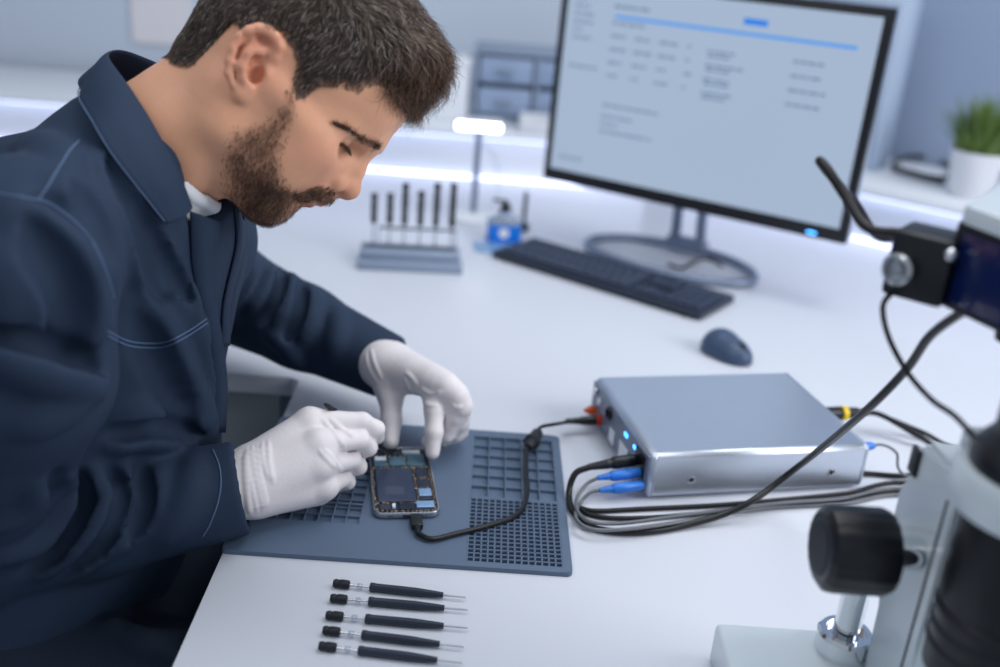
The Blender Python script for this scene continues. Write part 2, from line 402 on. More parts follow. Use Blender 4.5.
# ------------------------------------------------------------------ blue bottle and pen
bp = (Zp(486, 243)+Zp(520, 243))/2; bo = empty('solvent_bottle', bp+np.array([0, .02, 0]), .12, 'small clear bottle of blue liquid with a round white label beside the keyboard', 'bottle')
MB().prism(rrect(.066, .046, .008), .0002, .036, bev=.003).build('liquid', M['blue_liquid'], bo)
k = MB(); k.prism(rrect(.0665, .0465, .009), .0362, .042, bev=.002); k.lathe([(.026, .041), (.02, .050), (.012, .055), (.010, .062), (0, .062)], n=24); k.build('bottle_body', M['clear'], bo)
MB().lathe([(0, 0), (.0105, 0), (.0105, .001), (0, .001)], base=(-.003, -.0231, .020), axis=(0, -1, 0), n=24).build('round_label', M['paper'], bo)
k = MB(); k.lathe([(.011, .060), (.011, .070), (.006, .074), (.004, .082), (0, .083)], n=20); k.cyl((-.0, 0, .079), (-.026, 0, .081), .003); k.build('cap', M['rubber'], bo)
bb = Zp(523, 230); pn = empty('upright_pen', bb, 0, 'dark pen standing upright behind the blue bottle', 'pen')
MB().lathe([(0, 0), (.012, 0), (.012, .012), (.006, .016), (0, .016)], n=20).build('base', M['black'], pn)
MB().lathe([(0, .015), (.004, .016), (.0045, .03), (.0045, .075), (.003, .082), (0, .083)], n=14).build('barrel', M['navy_plastic'], pn)
sh = MB().prism(rrect(.13, .075, .01), 0, .0012, bev=.0004).build('glass_plate', mat('pale_blue_acrylic', (150, 195, 240), .2, trans=.3), None)
sh.location = tuple(Zp(506, 248)); sh.rotation_euler.z = .1; tag(sh, 'pale blue translucent plate lying under the blue bottle', 'plate')
bo.location.z += .0013
# ------------------------------------------------------------------ keyboard
kb = empty('keyboard', (.0184, 1.8702, DZ), -.64, 'black full-size keyboard lying in front of the monitor', 'keyboard')
k = MB(); k.prism(rrect(.443, .140, .008, cx=.2215, cy=.07), .004, .014, bev=.003); k.build('case', M['navy_plastic'], kb)
for x, y in ((.03, .01), (.41, .01), (.03, .13), (.41, .13)): MB().lathe([(0, 0), (.006, 0), (.006, .005), (0, .005)], base=(x, y, 0), n=12).build('foot', M['rubber'], kb)
k = MB()
def key(x, y, w, d): k.box((x+w/2, y+d/2, .0165), (w-.0028, d-.0028, .006), bev=.0015, seg=1)
u = .0188
for r in range(6):
    y = .012+r*.0195+(.004 if r == 5 else 0); d = .0188 if r < 5 else .014
    rows = {0: [1.25]*3+[6.25]+[1.25]*4, 1: [2.25]+[1]*10+[2.75], 2: [1.75]+[1]*11+[2.25], 3: [1.5]+[1]*12+[1.5], 4: [1]*13+[2], 5: [1]*13+[2]}[r]
    x = .010
    for n_ in rows: key(x, y, n_*u, d); x += n_*u
    if r in (0, 3, 4, 5):
        for j in range(3): key(.300+j*u, y, u, d)
    if r == 1: key(.300+u, y, u, d)
    if r < 5:
        for j in range(4): key(.361+j*u, y, u, d)
k.build('keys', M['key'], kb, smooth=0)
# ------------------------------------------------------------------ mouse
ms = empty('mouse', Zp(727, 356), -1.02, 'dark blue-grey wireless mouse lying beside the keyboard', 'mouse')
s = SDF((-.05, -.035, -.005), (.05, .035, .045), .0016)
s.ell((.0, 0, .006), (.046, .029, .028), k=0); s.ell((-.018, 0, .008), (.028, .030, .030), k=.01); s.half((0, 0, .0015), (0, 0, -1), (-.06, -.05, -.01), (.06, .05, .05))
s.cone((.012, 0, .034), (.05, 0, .018), .0008, k=.0006, op='s'); V, Q = s.mesh(1)
mesh_np('shell', V, Q, M['mouse'], None).parent = ms
MB().lathe([(0, -.004), (.006, -.004), (.0075, -.002), (.0075, .002), (.006, .004), (0, .004)], base=(.026, 0, .0245), axis=(0, 1, 0), n=20).build('scroll_wheel', M['rubber'], ms)
# ------------------------------------------------------------------ monitor
md = np.array([.8472, -.5312, 0.]); mrz = math.atan2(md[1], md[0]); mbl = np.array([.111, 1.997, .881])
mon = empty('monitor', (.111+md[0]*.298+.53*.12, 1.997+md[1]*.298+.848*.12, DZ), mrz, 'large black-framed computer monitor showing a pale blue web page', 'monitor')
W, Hh = .598, .386; zb = .881-DZ; yo = -.12                         # panel front at local y = yo; x centred
tilt = Matrix.Translation((0, yo, zb)) @ Matrix.Rotation(math.radians(-1.5), 4, 'X')
k = MB()
k.box((0, .009, Hh/2), (W, .018, Hh), bev=.003, M=tilt); k.build('panel', M['black'], mon)
k = MB(); k.box((0, .030, Hh/2), (W-.002, .026, Hh-.002), bev=.006, M=tilt); k.box((0, .048, Hh/2), (W*.72, .03, Hh*.7), bev=.012, M=tilt); k.build('back_shell', M['alu'], mon)
bl, bb_, bt = .0155, .025, .015; sw_, sh_ = W-2*bl, Hh-bb_-bt
def onscreen(mb, x0, x1, y0, y1, e):                                # fractions of the screen from its top left corner
    mb.box((-sw_/2+sw_*(x0+x1)/2, -.0004-e, bb_+sh_*(1-(y0+y1)/2)), (sw_*(x1-x0), .0006, sh_*(y1-y0)), M=tilt)
k = MB(); onscreen(k, 0, 1, 0, 1, 0); scr = k.build('screen', mat('screen_page', (60, 66, 74), .25, emit=(184, 204, 230), estr=.72), mon, smooth=0)
k = MB(); onscreen(k, .175, .945, .140, .156, .0006); k.build('page_rule', mat('screen_blue', (40, 110, 190), .3, emit=(86, 158, 222), estr=.62), scr, smooth=0)
k = MB(); onscreen(k, .60, .675, .075, .105, .0006); k.build('page_button', mat('screen_button', (30, 100, 190), .3, emit=(46, 128, 212), estr=.62), scr, smooth=0)
k = MB(); rg = random.Random(3)
def words(x, y, n, hgt=.010):
    for _ in range(n):
        w_ = rg.uniform(.008, .03); onscreen(k, x, x+w_, y, y+hgt, .0006); x += w_+.006
    return x
for j in range(6): words(.03, .07+.04*j, rg.randint(2, 3))
words(.17, .09, 5, .012); words(.17, .175, 4)
for j in range(4):
    y = .24+.068*j
    for x in (.17, .255, .34, .435): words(x, y, 2 if x < .4 else 1)
    words(.50, y+.01, 4); words(.505, y+.032, 3)
    words(.77, y+.0, 4)
for y in (.60, .66, .70, .74): words(.17, y, rg.randint(3, 9))
words(.03, .42, 4); words(.03, .92, 4)
pt_ = k.build('page_text', mat('screen_text', (60, 70, 90), .4, emit=(104, 132, 168), estr=.60), scr, smooth=0)
tag(pt_, kind='stuff')
k = MB(); k.box((W/2-.06, -.0006, .009), (.016, .0014, .004), bev=.0006, M=tilt); k.build('power_light', M['led_blue'], mon)
# stand: two-post neck and an open oval foot
k = MB()
NX = -.036
for s_ in (-1, 1): k.tube([(NX+s_*.028, .03, .015), (NX+s_*.026, .02, .09), (NX*.6+s_*.030, -.03, .19), (s_*.030, -.062, .26)], .0105, 12)
k.box((NX, .028, .022), (.085, .03, .03), bev=.008); k.box((0, -.066, .26), (.11, .02, .09), bev=.006); k.build('neck', M['alu_dark'], mon)
ring = [(-.038+.172*math.cos(a)*(1+.10*max(0, math.sin(a))*0), -.055+.100*math.sin(a)*(1 if math.sin(a) > 0 else .85), .0088+.003*max(0, math.sin(a))) for a in np.linspace(0, 2*PI, 48, endpoint=False)]
k = MB(); k.tube(ring, .0085, 12, sm=0, closed=True); k.build('foot_ring', M['alu_dark'], mon)
tag(MB().tube([tuple(Zp(*p_)+np.array([0, 0, .004])) for p_ in ((722, 268), (712, 262), (700, 261), (690, 266), (680, 270), (668, 266))], .0028, 8).build('usb_cable', M['cable']), 'thin black cable lying inside the ring of the monitor foot', 'cable')
fp_ = Zp(877, 172, SZ); mf = empty('file_case', tuple(fp_), mrz, 'tall pale grey file case standing on the angled shelf behind the monitor', 'case')
MB().box((-.12, .05, .20), (.24, .10, .40), bev=.004).build('case_body', mat('case_grey_blue', (176, 192, 214), .45), mf)
MB().box((-.12, -.001, .20), (.19, .003, .33), bev=.001).build('front_door', M['holder'], mf); MB().box((-.035, -.004, .2), (.008, .010, .09), bev=.002).build('handle', M['alu_dark'], mf)
# ------------------------------------------------------------------ plant and loose cable on the angled shelf
pp = Zp(968, 196, SZ); plant = empty('potted_grass', pp, 0, 'green grass plant in a white pot on the angled shelf', 'plant')
MB().lathe([(0, 0), (.040, 0), (.043, .004), (.056, .094), (.0565, .098), (.053, .098), (.0505, .092), (0, .090)], n=40).build('pot', M['pot'], plant)
MB().lathe([(0, .088), (.0515, .088), (.05, .092), (0, .094)], n=24).build('soil', M['soil'], plant)
V = []; Fq = []
for i in range(300):
    a = RNG.uniform(0, 2*PI); r0 = .046*math.sqrt(RNG.uniform()); ln = RNG.uniform(.06, .14); out = RNG.uniform(.01, .09)*(r0/.046)+RNG.uniform(0, .012)
    d = np.array([math.cos(a), math.sin(a), 0]); sd = np.array([-math.sin(a), math.cos(a), 0]); w_ = RNG.uniform(.0022, .0042); b0 = len(V)
    for j in range(5):
        t = j/4; c = d*(r0+out*t**1.7)+np.array([0, 0, .088+ln*t*(1-.18*t*out/.07)]); ww = w_*(1-t**1.5)+.0002
        V += [c-sd*ww, c+d*ww*.5, c+sd*ww]
    for j in range(4):
        for m_ in range(2): Fq.append((b0+3*j+m_, b0+3*j+m_+1, b0+3*j+m_+4, b0+3*j+m_+3))
g = mesh_np('grass_blades', np.array(V), Fq, M['green']); g.parent = plant
cp = [(893, 166), (907, 171), (940, 178), (952, 172), (940, 160), (915, 156), (898, 160), (895, 168), (915, 176), (945, 183)]
tag(MB().tube([tuple(Zp(a_, b_, SZ+.006+.003*(i_ % 3))) for i_, (a_, b_) in enumerate(cp)], .0045, 8).build('coiled_cord', M['cable']), 'black cord lying in a loose loop on the shelf beside the plant pot', 'cord')
# ------------------------------------------------------------------ silicone work mat
mo_ = np.array([-.2354, .8601, DZ]); MW, MDp = .350, .292
wm = empty('work_mat', mo_, 0, 'grey-blue silicone repair mat with moulded tray grids under the phone', 'mat')
k = MB(); k.prism(rrect(MW-.003, MDp-.003, .006, cx=MW/2, cy=MDp/2), 0, .0012, bev=.0003); k.build('mat_base', M['mat'], wm)
TOPZ = .0052
def rects(name, rl, mtl, z0=.0008, z1=TOPZ, bev=.0006):
    k = MB()
    for x0, x1, y0, y1 in rl: k.box(((x0+x1)/2, (y0+y1)/2, (z0+z1)/2), (x1-x0, y1-y0, z1-z0), bev=bev, seg=1)
    return k.build(name, mtl, wm, smooth=0)
def grid_ribs(x0, x1, y0, y1, nx, ny, t):
    out = []
    for i in range(nx+1): x = x0+(x1-x0)*i/nx; out.append((x-t/2, x+t/2, y0, y1))
    for j in range(ny+1): y = y0+(y1-y0)*j/ny; out.append((x0, x1, y-t/2, y+t/2))
    return out
FX0, FX1, FY0, FY1 = .2435, .3405, .009, .130
CY0, CY1 = .1335, .276
LX0, LX1, LY0, LY1 = .012, .128, .062, .250
# raised plain surface (outer rim, middle) as one mesh with openings for the trays
k = MB(); xs = [.0, LX0, LX1, FX0, FX1, MW]; ys = [0, FY0, LY0, FY1, CY0, LY1, CY1, MDp]
def openat(x, y): return (LX0 < x < LX1 and LY0 < y < LY1) or (FX0 < x < FX1 and (FY0 < y < FY1 or CY0 < y < CY1))
bmm = k.bm; vv = {}
def gv(i, j, z): 
    key_ = (i, j, z)
    if key_ not in vv: vv[key_] = bmm.verts.new((xs[i], ys[j], z))
    return vv[key_]
for i in range(len(xs)-1):
    for j in range(len(ys)-1):
        if not openat((xs[i]+xs[i+1])/2, (ys[j]+ys[j+1])/2):
            bmm.faces.new((gv(i, j, TOPZ), gv(i+1, j, TOPZ), gv(i+1, j+1, TOPZ), gv(i, j+1, TOPZ)))
bmesh.ops.dissolve_limit(bmm, angle_limit=.01, verts=bmm.verts, edges=bmm.edges)
bmesh.ops.bevel(bmm, geom=[v for v in bmm.verts if (v.co.x < 1e-5 or v.co.x > MW-1e-5) and (v.co.y < 1e-5 or v.co.y > MDp-1e-5)], offset=.006, segments=6, affect='VERTICES', profile=.5)
rim_edges = [e for e in bmm.edges if e.is_boundary]
ex = bmesh.ops.extrude_edge_only(bmm, edges=rim_edges)
for v in [x for x in ex['geom'] if isinstance(x, bmesh.types.BMVert)]: v.co.z = .0002
cv = [e for e in bmm.edges if abs(e.verts[0].co.z-e.verts[1].co.z) > .003 and all((v.co.x < 1e-5 or v.co.x > MW-1e-5) and (v.co.y < 1e-5 or v.co.y > MDp-1e-5) for v in e.verts)]
bmesh.ops.bevel(bmm, geom=[e for e in bmm.edges if len(e.link_faces) == 2 and abs(e.link_faces[0].normal.dot(e.link_faces[1].normal)) < .3 and all(v.co.z > .004 for v in e.verts)], offset=.0008, segments=2, affect='EDGES')
k.build('mat_surface', M['mat'], wm, smooth=25)
rects('fine_grid', grid_ribs(FX0, FX1, FY0, FY1, 14, 16, .0021), M['mat'])
rects('tray_grid', grid_ribs(FX0, FX1, CY0, CY1, 5, 6, .0014)+[(FX0+.0585, FX0+.0600, CY0, CY1)], M['mat'], bev=.0003)
rects('parts_grid', grid_ribs(LX0, LX1, LY0, LY1, 8, 12, .0013)+[(LX0, LX1, .10, .103)], M['mat'], z1=TOPZ-.0006, bev=.0003)
MZ = DZ+TOPZ
# ------------------------------------------------------------------ opened phone
pbl = Zp(373.5, 520, MZ); pbr = Zp(438.5, 515, MZ); ptl = Zp(372, 449, MZ)
prz = math.radians(9.5); PW, PL = .0712, .1440
ph = empty('opened_phone', pbl, prz, 'opened silver smartphone with bare circuit board and battery lying on the mat', 'phone')
m_board = mat('circuit_board', (26, 36, 56), .35, noise=.35, nscale=220); m_gold = mat('gold_contacts', (226, 192, 146), .3, metal=.6); m_bat = mat('battery_wrap', (52, 62, 84), .3, noise=.08, nscale=60)
m_chip = mat('chip_black', (44, 52, 68), .25); m_shield = mat('shield_can', (150, 186, 226), .3, metal=.5); m_silver = mat('phone_frame', (176, 180, 186), .25, metal=.9)
m_teal = mat('teal_board', (72, 106, 124), .4, noise=.3, nscale=160); m_pale = mat('pale_component', (206, 216, 226), .4)
outer = rrect(PW, PL, .0115, 8, PW/2, PL/2); inner = rrect(PW-.0044, PL-.0044, .0095, 8, PW/2, PL/2)
k = MB(); n_ = len(outer)
prof = [(outer, .0012, .0008), (outer, .0, .0022), (outer, .0, .0062), (outer, .0008, .0074), (inner, -.0006, .0076), (inner, 0, .0072), (inner, 0, .0030)]
def inset(pl, d):
    c = np.array([PW/2, PL/2]); return [tuple(np.array(p_)+(c-np.array(p_))*(d/np.linalg.norm(c-np.array(p_)))) for p_ in pl]
k.ring_loft([[(x, y, z) for x, y in inset(pl, d)] for pl, d, z in prof]); k.build('phone_frame', m_silver, ph, smooth=40)
pc = lambda x0, x1, y0, y1: (PW*(x0+x1)/2, PL*(y0+y1)/2, PW*(x1-x0), PL*(y1-y0))
def comp(name, x0, x1, y0, y1, h, mtl, par=ph, bev=.0005, z=.0036):
    cx, cy, w_, d_ = pc(x0, x1, y0, y1); return MB().box((cx, cy, z+h/2), (w_, d_, h), bev=bev).build(name, mtl, par, smooth=0)
board = MB().prism(inset(inner, .0001), .0026, .0040).build('circuit_board', m_board, ph, smooth=0)
bat = comp('battery', .085, .665, .185, .685, .0026, m_bat, bev=.0007)
comp('battery_label', .22, .50, .28, .40, .0027, mat('battery_label', (62, 72, 92), .5), bat, bev=.0001)
comp('battery_label', .24, .40, .49, .55, .0027, mat('battery_label2', (52, 62, 82), .5), bat, bev=.0001)
comp('chip', .72, .91, .54, .665, .0022, m_chip); comp('chip', .72, .91, .385, .515, .0022, m_chip)
comp('shield_can', .725, .92, .265, .365, .0024, m_shield); comp('chip', .73, .90, .215, .25, .0016, m_chip)
comp('shield_can', .66, .93, .10, .185, .0026, m_shield); comp('connector_block', .10, .27, .075, .15, .0026, m_chip); comp('dock_module', .40, .62, .08, .165, .0024, m_board)
comp('camera_module', .08, .285, .715, .865, .0028, m_teal); comp('shield_can', .325, .585, .725, .865, .0026, m_teal); comp('speaker_module', .62, .90, .72, .90, .0026, m_teal)
comp('cover_plate', .56, .85, .925, .965, .0030, m_pale); comp('ribbon', .10, .28, .80, .86, .0032, m_pale); comp('earpiece', .25, .52, .895, .955, .0028, m_chip)
comp('connector_block', .29, .34, .10, .15, .0032, m_pale)
gold = MB(); rg = random.Random(5)
spots = [(.045, .16, .70), (.695, .20, .70), (.945, .10, .72), (.30, .70, .90), (.6, .70, .92)]
for sx, y0, y1 in spots:
    y = y0
    while y < y1:
        a_ = rg.uniform(.006, .022); gold.box((PW*(sx+rg.uniform(-.012, .012)), PL*y, .0046), (PW*rg.uniform(.008, .022), PL*a_, .0016), bev=.0002, seg=1); y += a_+rg.uniform(.008, .03)
for yy, x0, x1 in ((.70, .08, .95), (.885, .08, .60), (.175, .08, .66), (.065, .08, .95), (.525, .71, .92), (.375, .71, .92)):
    x = x0
    while x < x1:
        a_ = rg.uniform(.012, .05); gold.box((PW*x, PL*(yy+rg.uniform(-.006, .006)), .0046), (PW*a_, PL*rg.uniform(.004, .009), .0016), bev=.0002, seg=1); x += a_+rg.uniform(.01, .06)
tag(gold.build('solder_contacts', m_gold, board, smooth=0), kind='stuff')
for x, y in ((.06, .09), (.94, .09), (.06, .94), (.93, .70), (.69, .53), (.69, .38), (.30, .88), (.60, .88), (.64, .17)): MB().lathe([(0, 0), (.0013, 0), (.0013, .0012), (.0009, .0016), (0, .0016)], base=(PW*x, PL*y, .0042), n=12).build('screw', M['steel'], board)
k = MB()
for x in (.23, .27, .73, .78): k.lathe([(0, 0), (.0008, 0), (.0008, .0008), (0, .0008)], base=(PW*x, -.0003, .0042), axis=(0, -1, 0), n=10)
k.box((PW*.5, -.0001, .0042), (.009, .0012, .003), bev=.0008); k.build('speaker_holes', m_chip, ph)
# ------------------------------------------------------------------ amplifier-like test box
bo_ = np.array([.2071, 1.0152, DZ]); ba_ = .2268; BW, BD, BH = .2786, .2107, .0605
bu = np.array([math.cos(ba_), math.sin(ba_), 0]); bv = np.array([-math.sin(ba_), math.cos(ba_), 0])
bxp = empty('test_box', bo_, ba_, 'flat silver metal test box with plugged-in cables at its front', 'electronics box')
k = MB(); k.box((BW/2, BD/2, .003+(BH-.003)/2), (BW-.006, BD, BH-.003), bev=.0055, seg=1); k.build('case', M['alu'], bxp, smooth=40)
def end_plate(x0, x1): return MB().box(((x0+x1)/2, BD/2, .003+(BH-.003)/2), (x1-x0, BD+.0006, BH-.0028), bev=.0055, seg=1).build('end_frame', mat('end_frame', (196, 206, 222), .36, metal=.9), bxp, smooth=40)
end_plate(0, .0125); end_plate(BW-.0125, BW)
fp = MB().box((-.0006, BD/2, BH/2+.0015), (.0022, BD-.008, BH-.012), bev=.0006).build('front_panel', mat('front_panel_grey', (122, 132, 152), .4, metal=.4), bxp, smooth=0)
for x, y in ((.03, .03), (BW-.03, .03), (.03, BD-.03), (BW-.03, BD-.03)): MB().lathe([(0, 0), (.008, 0), (.008, .0042), (0, .0042)], base=(x, y, 0), n=16).build('rubber_foot', M['rubber'], bxp)
for x in (.053, .231):
    sc_ = MB().lathe([(0, -.0006), (.0052, -.0006), (.0052, .0004), (.0040, .0010), (.0026, .0004), (0, .0003)], base=(x, 0, .026), axis=(0, -1, 0), n=20).build('screw', M['steel'], bxp)
    MB().lathe([(0, 0), (.0024, 0), (.0024, .0006), (0, .0006)], base=(x, -.0003, .026), axis=(0, -1, 0), n=6).build('screw_socket', M['rubber'], sc_)
def onface(name, v, z, prof, mtl, par=bxp, n=20): return MB().lathe(prof, base=(-.0016, v, z), axis=(-1, 0, 0), n=n).build(name, mtl, par)
onface('jack', .1925, .020, [(0, 0), (.0062, 0), (.0062, .004), (.0052, .009), (.0030, .010), (.0030, .014), (0, .014)], M['orange'])
onface('jack', .168, .018, [(0, 0), (.0072, 0), (.0072, .005), (.0060, .006), (0, .006)], M['red'])
onface('button', .193, .047, [(0, 0), (.0055, 0), (.0055, .003), (.004, .004), (0, .004)], M['steel'])
onface('socket_ring', .138, .043, [(.0050, 0), (.0085, 0), (.0085, .003), (.0065, .004), (.005, .003), (.005, 0)], M['black'])
onface('button', .175, .041, [(0, 0), (.004, 0), (.004, .003), (0, .003)], M['white'])
MB().box((-.0022, .121, .020), (.0014, .017, .018), bev=.0004).build('label_plate', M['white'], bxp, smooth=0)
MB().box((-.0022, .078, .020), (.0014, .028, .022), bev=.0004).build('label_plate', M['white'], bxp, smooth=0)
MB().box((-.0022, .076, .0455), (.0016, .010, .0045), bev=.0006).build('indicator_light', M['led_blue'], bxp, smooth=0)
MB().box((-.0022, .046, .0455), (.0016, .006, .0045), bev=.0006).build('indicator_light', M['led_blue'], bxp, smooth=0)
MB().box((-.0022, .026, .034), (.0016, .030, .034), bev=.0004).build('socket_plate', M['black'], bxp, smooth=0)
def bpt(u_, v_, z_): return bo_+bu*u_+bv*v_+np.array([0, 0, z_])
# ------------------------------------------------------------------ cables plugged into the box
def plug_cable(name, label, root, parts):
    """root point; parts: list of (part name, MB, material) in world coordinates"""
    r = empty(name, (0, 0, 0), 0, label, 'cable'); r.location = tuple(root)
    out = []
    for nm, mb, mt in parts: o = mb.build(nm, mt, None); wpar(o, r); out.append(o)
    return r
def boot(p0, d, r, L, ribs=6):
    """ribbed strain relief"""
    pr = [(0, 0)]
    for i in range(ribs): t = i/ribs; rr = r*(1-.35*t); pr += [(rr, L*t), (rr, L*(t+.55/ribs)), (rr*.82, L*(t+.6/ribs)), (rr*.82, L*(t+.95/ribs))]
    pr.append((0, L)); return MB().lathe(pr, p0, d, 16)
# charging lead: box -> in-line connector -> phone
j0 = bpt(-.0075, .168, .018); cdir = -bu*.96+bv*.25
c_lo = Zp(525, 452, MZ+.010); c_hi = Zp(537, 434, MZ+.010); cd = (c_lo-c_hi)/np.linalg.norm(c_lo-c_hi)
ux, uy = math.cos(prz), math.sin(prz); bot = pbl+np.array([ux*PW*.62, uy*PW*.62, .0042])
pd = np.array([uy, -ux, 0.]); pe = bot+pd*.020
k1 = MB().lathe([(0, 0), (.0060, 0), (.0064, .006), (.0056, .018), (.0042, .024), (.0034, .040), (0, .040)], j0, -bu, 16)
k2 = MB().tube([j0-bu*.034, Zp(572, 421.5, DZ+.022), Zp(556, 424, MZ+.020), c_hi-cd*.016+np.array([0, 0, .002]), c_hi+cd*.002], .0023, 10)
cy_ = cd
k3 = MB().lathe([(0, 0), (.0058, 0), (.0074, .004), (.0074, .021), (.0098, .023), (.0098, .0285), (.0068, .031), (.0062, .039), (.0044, .043), (0, .043)], c_hi-cd*.005, cd, 18)
pth = [c_hi+cd*.034, c_hi+cd*.046+np.array([0, 0, -.002]), Zp(526, 472, MZ+.0045), Zp(527, 492, MZ+.0032), Zp(519, 513, MZ+.0032), Zp(490, 525, MZ+.0032), Zp(455, 534, MZ+.0032), Zp(432, 539, MZ+.004), pe+pd*.014]
k4 = MB().tube(pth, .0029, 10)
Mx = Matrix.Translation(bot) @ Matrix.Rotation(prz, 4, 'Z')
k5 = MB().box((0, -.0125, .0002), (.0125, .021, .0068), bev=.0018, M=Mx); k5.box((0, -.0012, 0), (.0085, .006, .0026), bev=.0008, M=Mx)
k6 = boot(bot+pd*.022, pd, .0040, .013, 4)
plug_cable('charging_cable', 'black charging cable running from the silver box across the mat into the phone', pe, [('box_plug', k1, M['black']), ('thin_lead', k2, M['cable']), ('inline_connector', k3, M['rubber']), ('lead', k4, M['cable']), ('phone_plug', k5, M['black']), ('strain_relief', k6, M['rubber'])])
# the big black lead to the microscope's camera box and two blue-plug leads
q0 = bpt(-.003, .034, .036); dq = np.array(-bu*.985+bv*-.10+np.array([0, 0, -.06])); dq /= np.linalg.norm(dq)
CAMP = np.array([.350, .690, 1.122])                                # where the lead meets the microscope camera
kp = MB().lathe([(0, 0), (.0062, 0), (.0074, .004), (.0074, .028), (.0064, .031), (.0056, .032), (.0056, .038), (0, .038)], q0, dq, 18)
kb_ = boot(q0+dq*.037, dq, .0056, .024, 6)
lead = [q0+dq*.058, Zp(575, 474, DZ+.026), Zp(569, 494, DZ+.008), Zp(574, 513, DZ+.0045), Zp(594, 528, DZ+.0045), Zp(640, 532, DZ+.0045), Zp(690, 524, DZ+.006), Zp(745, 505, DZ+.022), Zp(800, 465, DZ+.07), Dp(860, 416, .92), Dp(905, 371, .84), Dp(930, 336, .79), CAMP]
kl = MB().tube(lead, .0037, 12)
plug_cable('instrument_cable', 'thick black cable looping from the box front up to the microscope camera', q0, [('plug', kp, M['black']), ('strain_relief', kb_, M['rubber']), ('lead', kl, M['cable'])])
def blue_lead(v_, z_, pts, label, seed):
    a0 = bpt(-.002, v_, z_); d = np.array(-bu*.99+bv*-.06+np.array([0, 0, -.05])); d /= np.linalg.norm(d)
    k1 = MB().lathe([(0, 0), (.0055, 0), (.0057, .017), (.0062, .018), (.0060, .034), (.0048, .037), (0, .037)], a0, d, 16)
    k2 = boot(a0+d*.036, d, .0044, .017, 5); P_ = [a0+d*.051]+pts
    return plug_cable('blue_plug_cable', label, a0, [('plug', k1, M['blue_plug']), ('strain_relief', k2, M['blue_plug']), ('lead', MB().tube(P_, .0021, 10), M['cable_grey'])])
blue_lead(.020, .027, [Zp(587, 484, DZ+.018), Zp(577, 498, DZ+.010), Zp(578, 512, DZ+.012), Zp(592, 522, DZ+.012), Zp(625, 523, DZ+.010), Zp(700, 513, DZ+.011), Zp(780, 503, DZ+.0105), Zp(838, 499, DZ+.008), Zp(925, 490, DZ+.004), (.76, 1.0, DZ+.003), (1.08, 1.23, DZ+.003), (1.24, 1.55, DZ+.003)], 'grey cable with blue plug, upper of the two in the box front', 1)
blue_lead(.008, .0175, [Zp(590, 493, DZ+.012), Zp(579, 505, DZ+.0035), Zp(576, 518, DZ+.013), Zp(588, 528, DZ+.013), Zp(612, 530, DZ+.012), Zp(660, 525, DZ+.011), Zp(760, 509, DZ+.0035), Zp(842, 504, DZ+.0035), Zp(925, 497, DZ+.0035), (.77, .98, DZ+.003), (1.11, 1.21, DZ+.003), (1.28, 1.52, DZ+.003)], 'grey cable with blue plug, lower of the two in the box front', 2)
def loose(name, label, pts, r, m=None): return tag(MB().tube(pts, r, 10).build(name, m or M['cable']), label, 'cable')
loose('loose_cable', 'black cable lying close along the front edge of the silver box', [Zp(580, 508, DZ+.003), Zp(596, 511, DZ+.003), Zp(640, 509, DZ+.003), Zp(720, 505, DZ+.003), Zp(800, 498, DZ+.003), Zp(848, 493, DZ+.003), Zp(920, 484, DZ+.003), (.75, 1.02, DZ+.003), (1.05, 1.25, DZ+.003), (1.2, 1.55, DZ+.003)], .0029)
loose('loose_cable', 'black cable curving round behind the box near corner towards the microscope', [bpt(BW+.006, .03, .006), bpt(BW+.03, .028, .004), bpt(BW+.07, .02, .004), bpt(BW+.12, .03, .004), (.80, 1.2, DZ+.004), (1.0, 1.5, DZ+.004), (1.05, 1.75, DZ+.004)], .0032)
loose('loose_cable', 'black cable lying farthest out along the box front edge, under the grey leads', [Zp(577, 506, DZ+.003), Zp(588, 514, DZ+.003), Zp(612, 518, DZ+.003), Zp(660, 517, DZ+.003), Zp(740, 509.5, DZ+.003), Zp(830, 501.5, DZ+.003), Zp(925, 493, DZ+.003), (.765, .99, DZ+.003), (1.095, 1.22, DZ+.003), (1.26, 1.54, DZ+.003)], .0027)
# back of the box: black plug with a yellow ring, small blue plug
r0 = bpt(BW+.001, .128, .036); dr = np.array(bu*.98+bv*.02); dr /= np.linalg.norm(dr)
kA = MB().lathe([(0, 0), (.0085, 0), (.0095, .004), (.0095, .034), (.0085, .036), (0, .036)], r0, dr, 18)
kB = MB().lathe([(.0, .036), (.0098, .0365), (.0098, .0435), (0, .044)], r0, dr, 18)
kC = MB().lathe([(0, .043), (.0078, .044), (.0072, .060), (.0048, .064), (.0042, .074), (0, .074)], r0, dr, 18)
e1 = r0+dr*.070
kD = MB().tube([e1, e1+dr*.03-np.array([0, 0, .006]), e1+bu*.07+bv*-.035-np.array([0, 0, .022]), e1+bu*.11+bv*-.085-np.array([0, 0, .032]), (.86, 1.16, DZ+.004), (1.1, 1.36, DZ+.004), (1.18, 1.66, DZ+.004)], .0036, 10)
kE = MB().tube([e1+bv*.004, e1+dr*.03+bv*.006-np.array([0, 0, .008]), e1+bu*.085+bv*-.015-np.array([0, 0, .025]), e1+bu*.135+bv*-.065-np.array([0, 0, .032]), (.88, 1.20, DZ+.004), (1.08, 1.42, DZ+.004), (1.12, 1.70, DZ+.004)], .0032, 10)
plug_cable('power_cable', 'black cable with yellow-ringed plug behind the silver box', r0, [('plug', kA, M['black']), ('yellow_ring', kB, M['yellow']), ('plug_tail', kC, M['rubber']), ('lead', kD, M['cable']), ('second_lead', kE, M['cable'])])
r1 = bpt(BW+.0005, .022, .047)
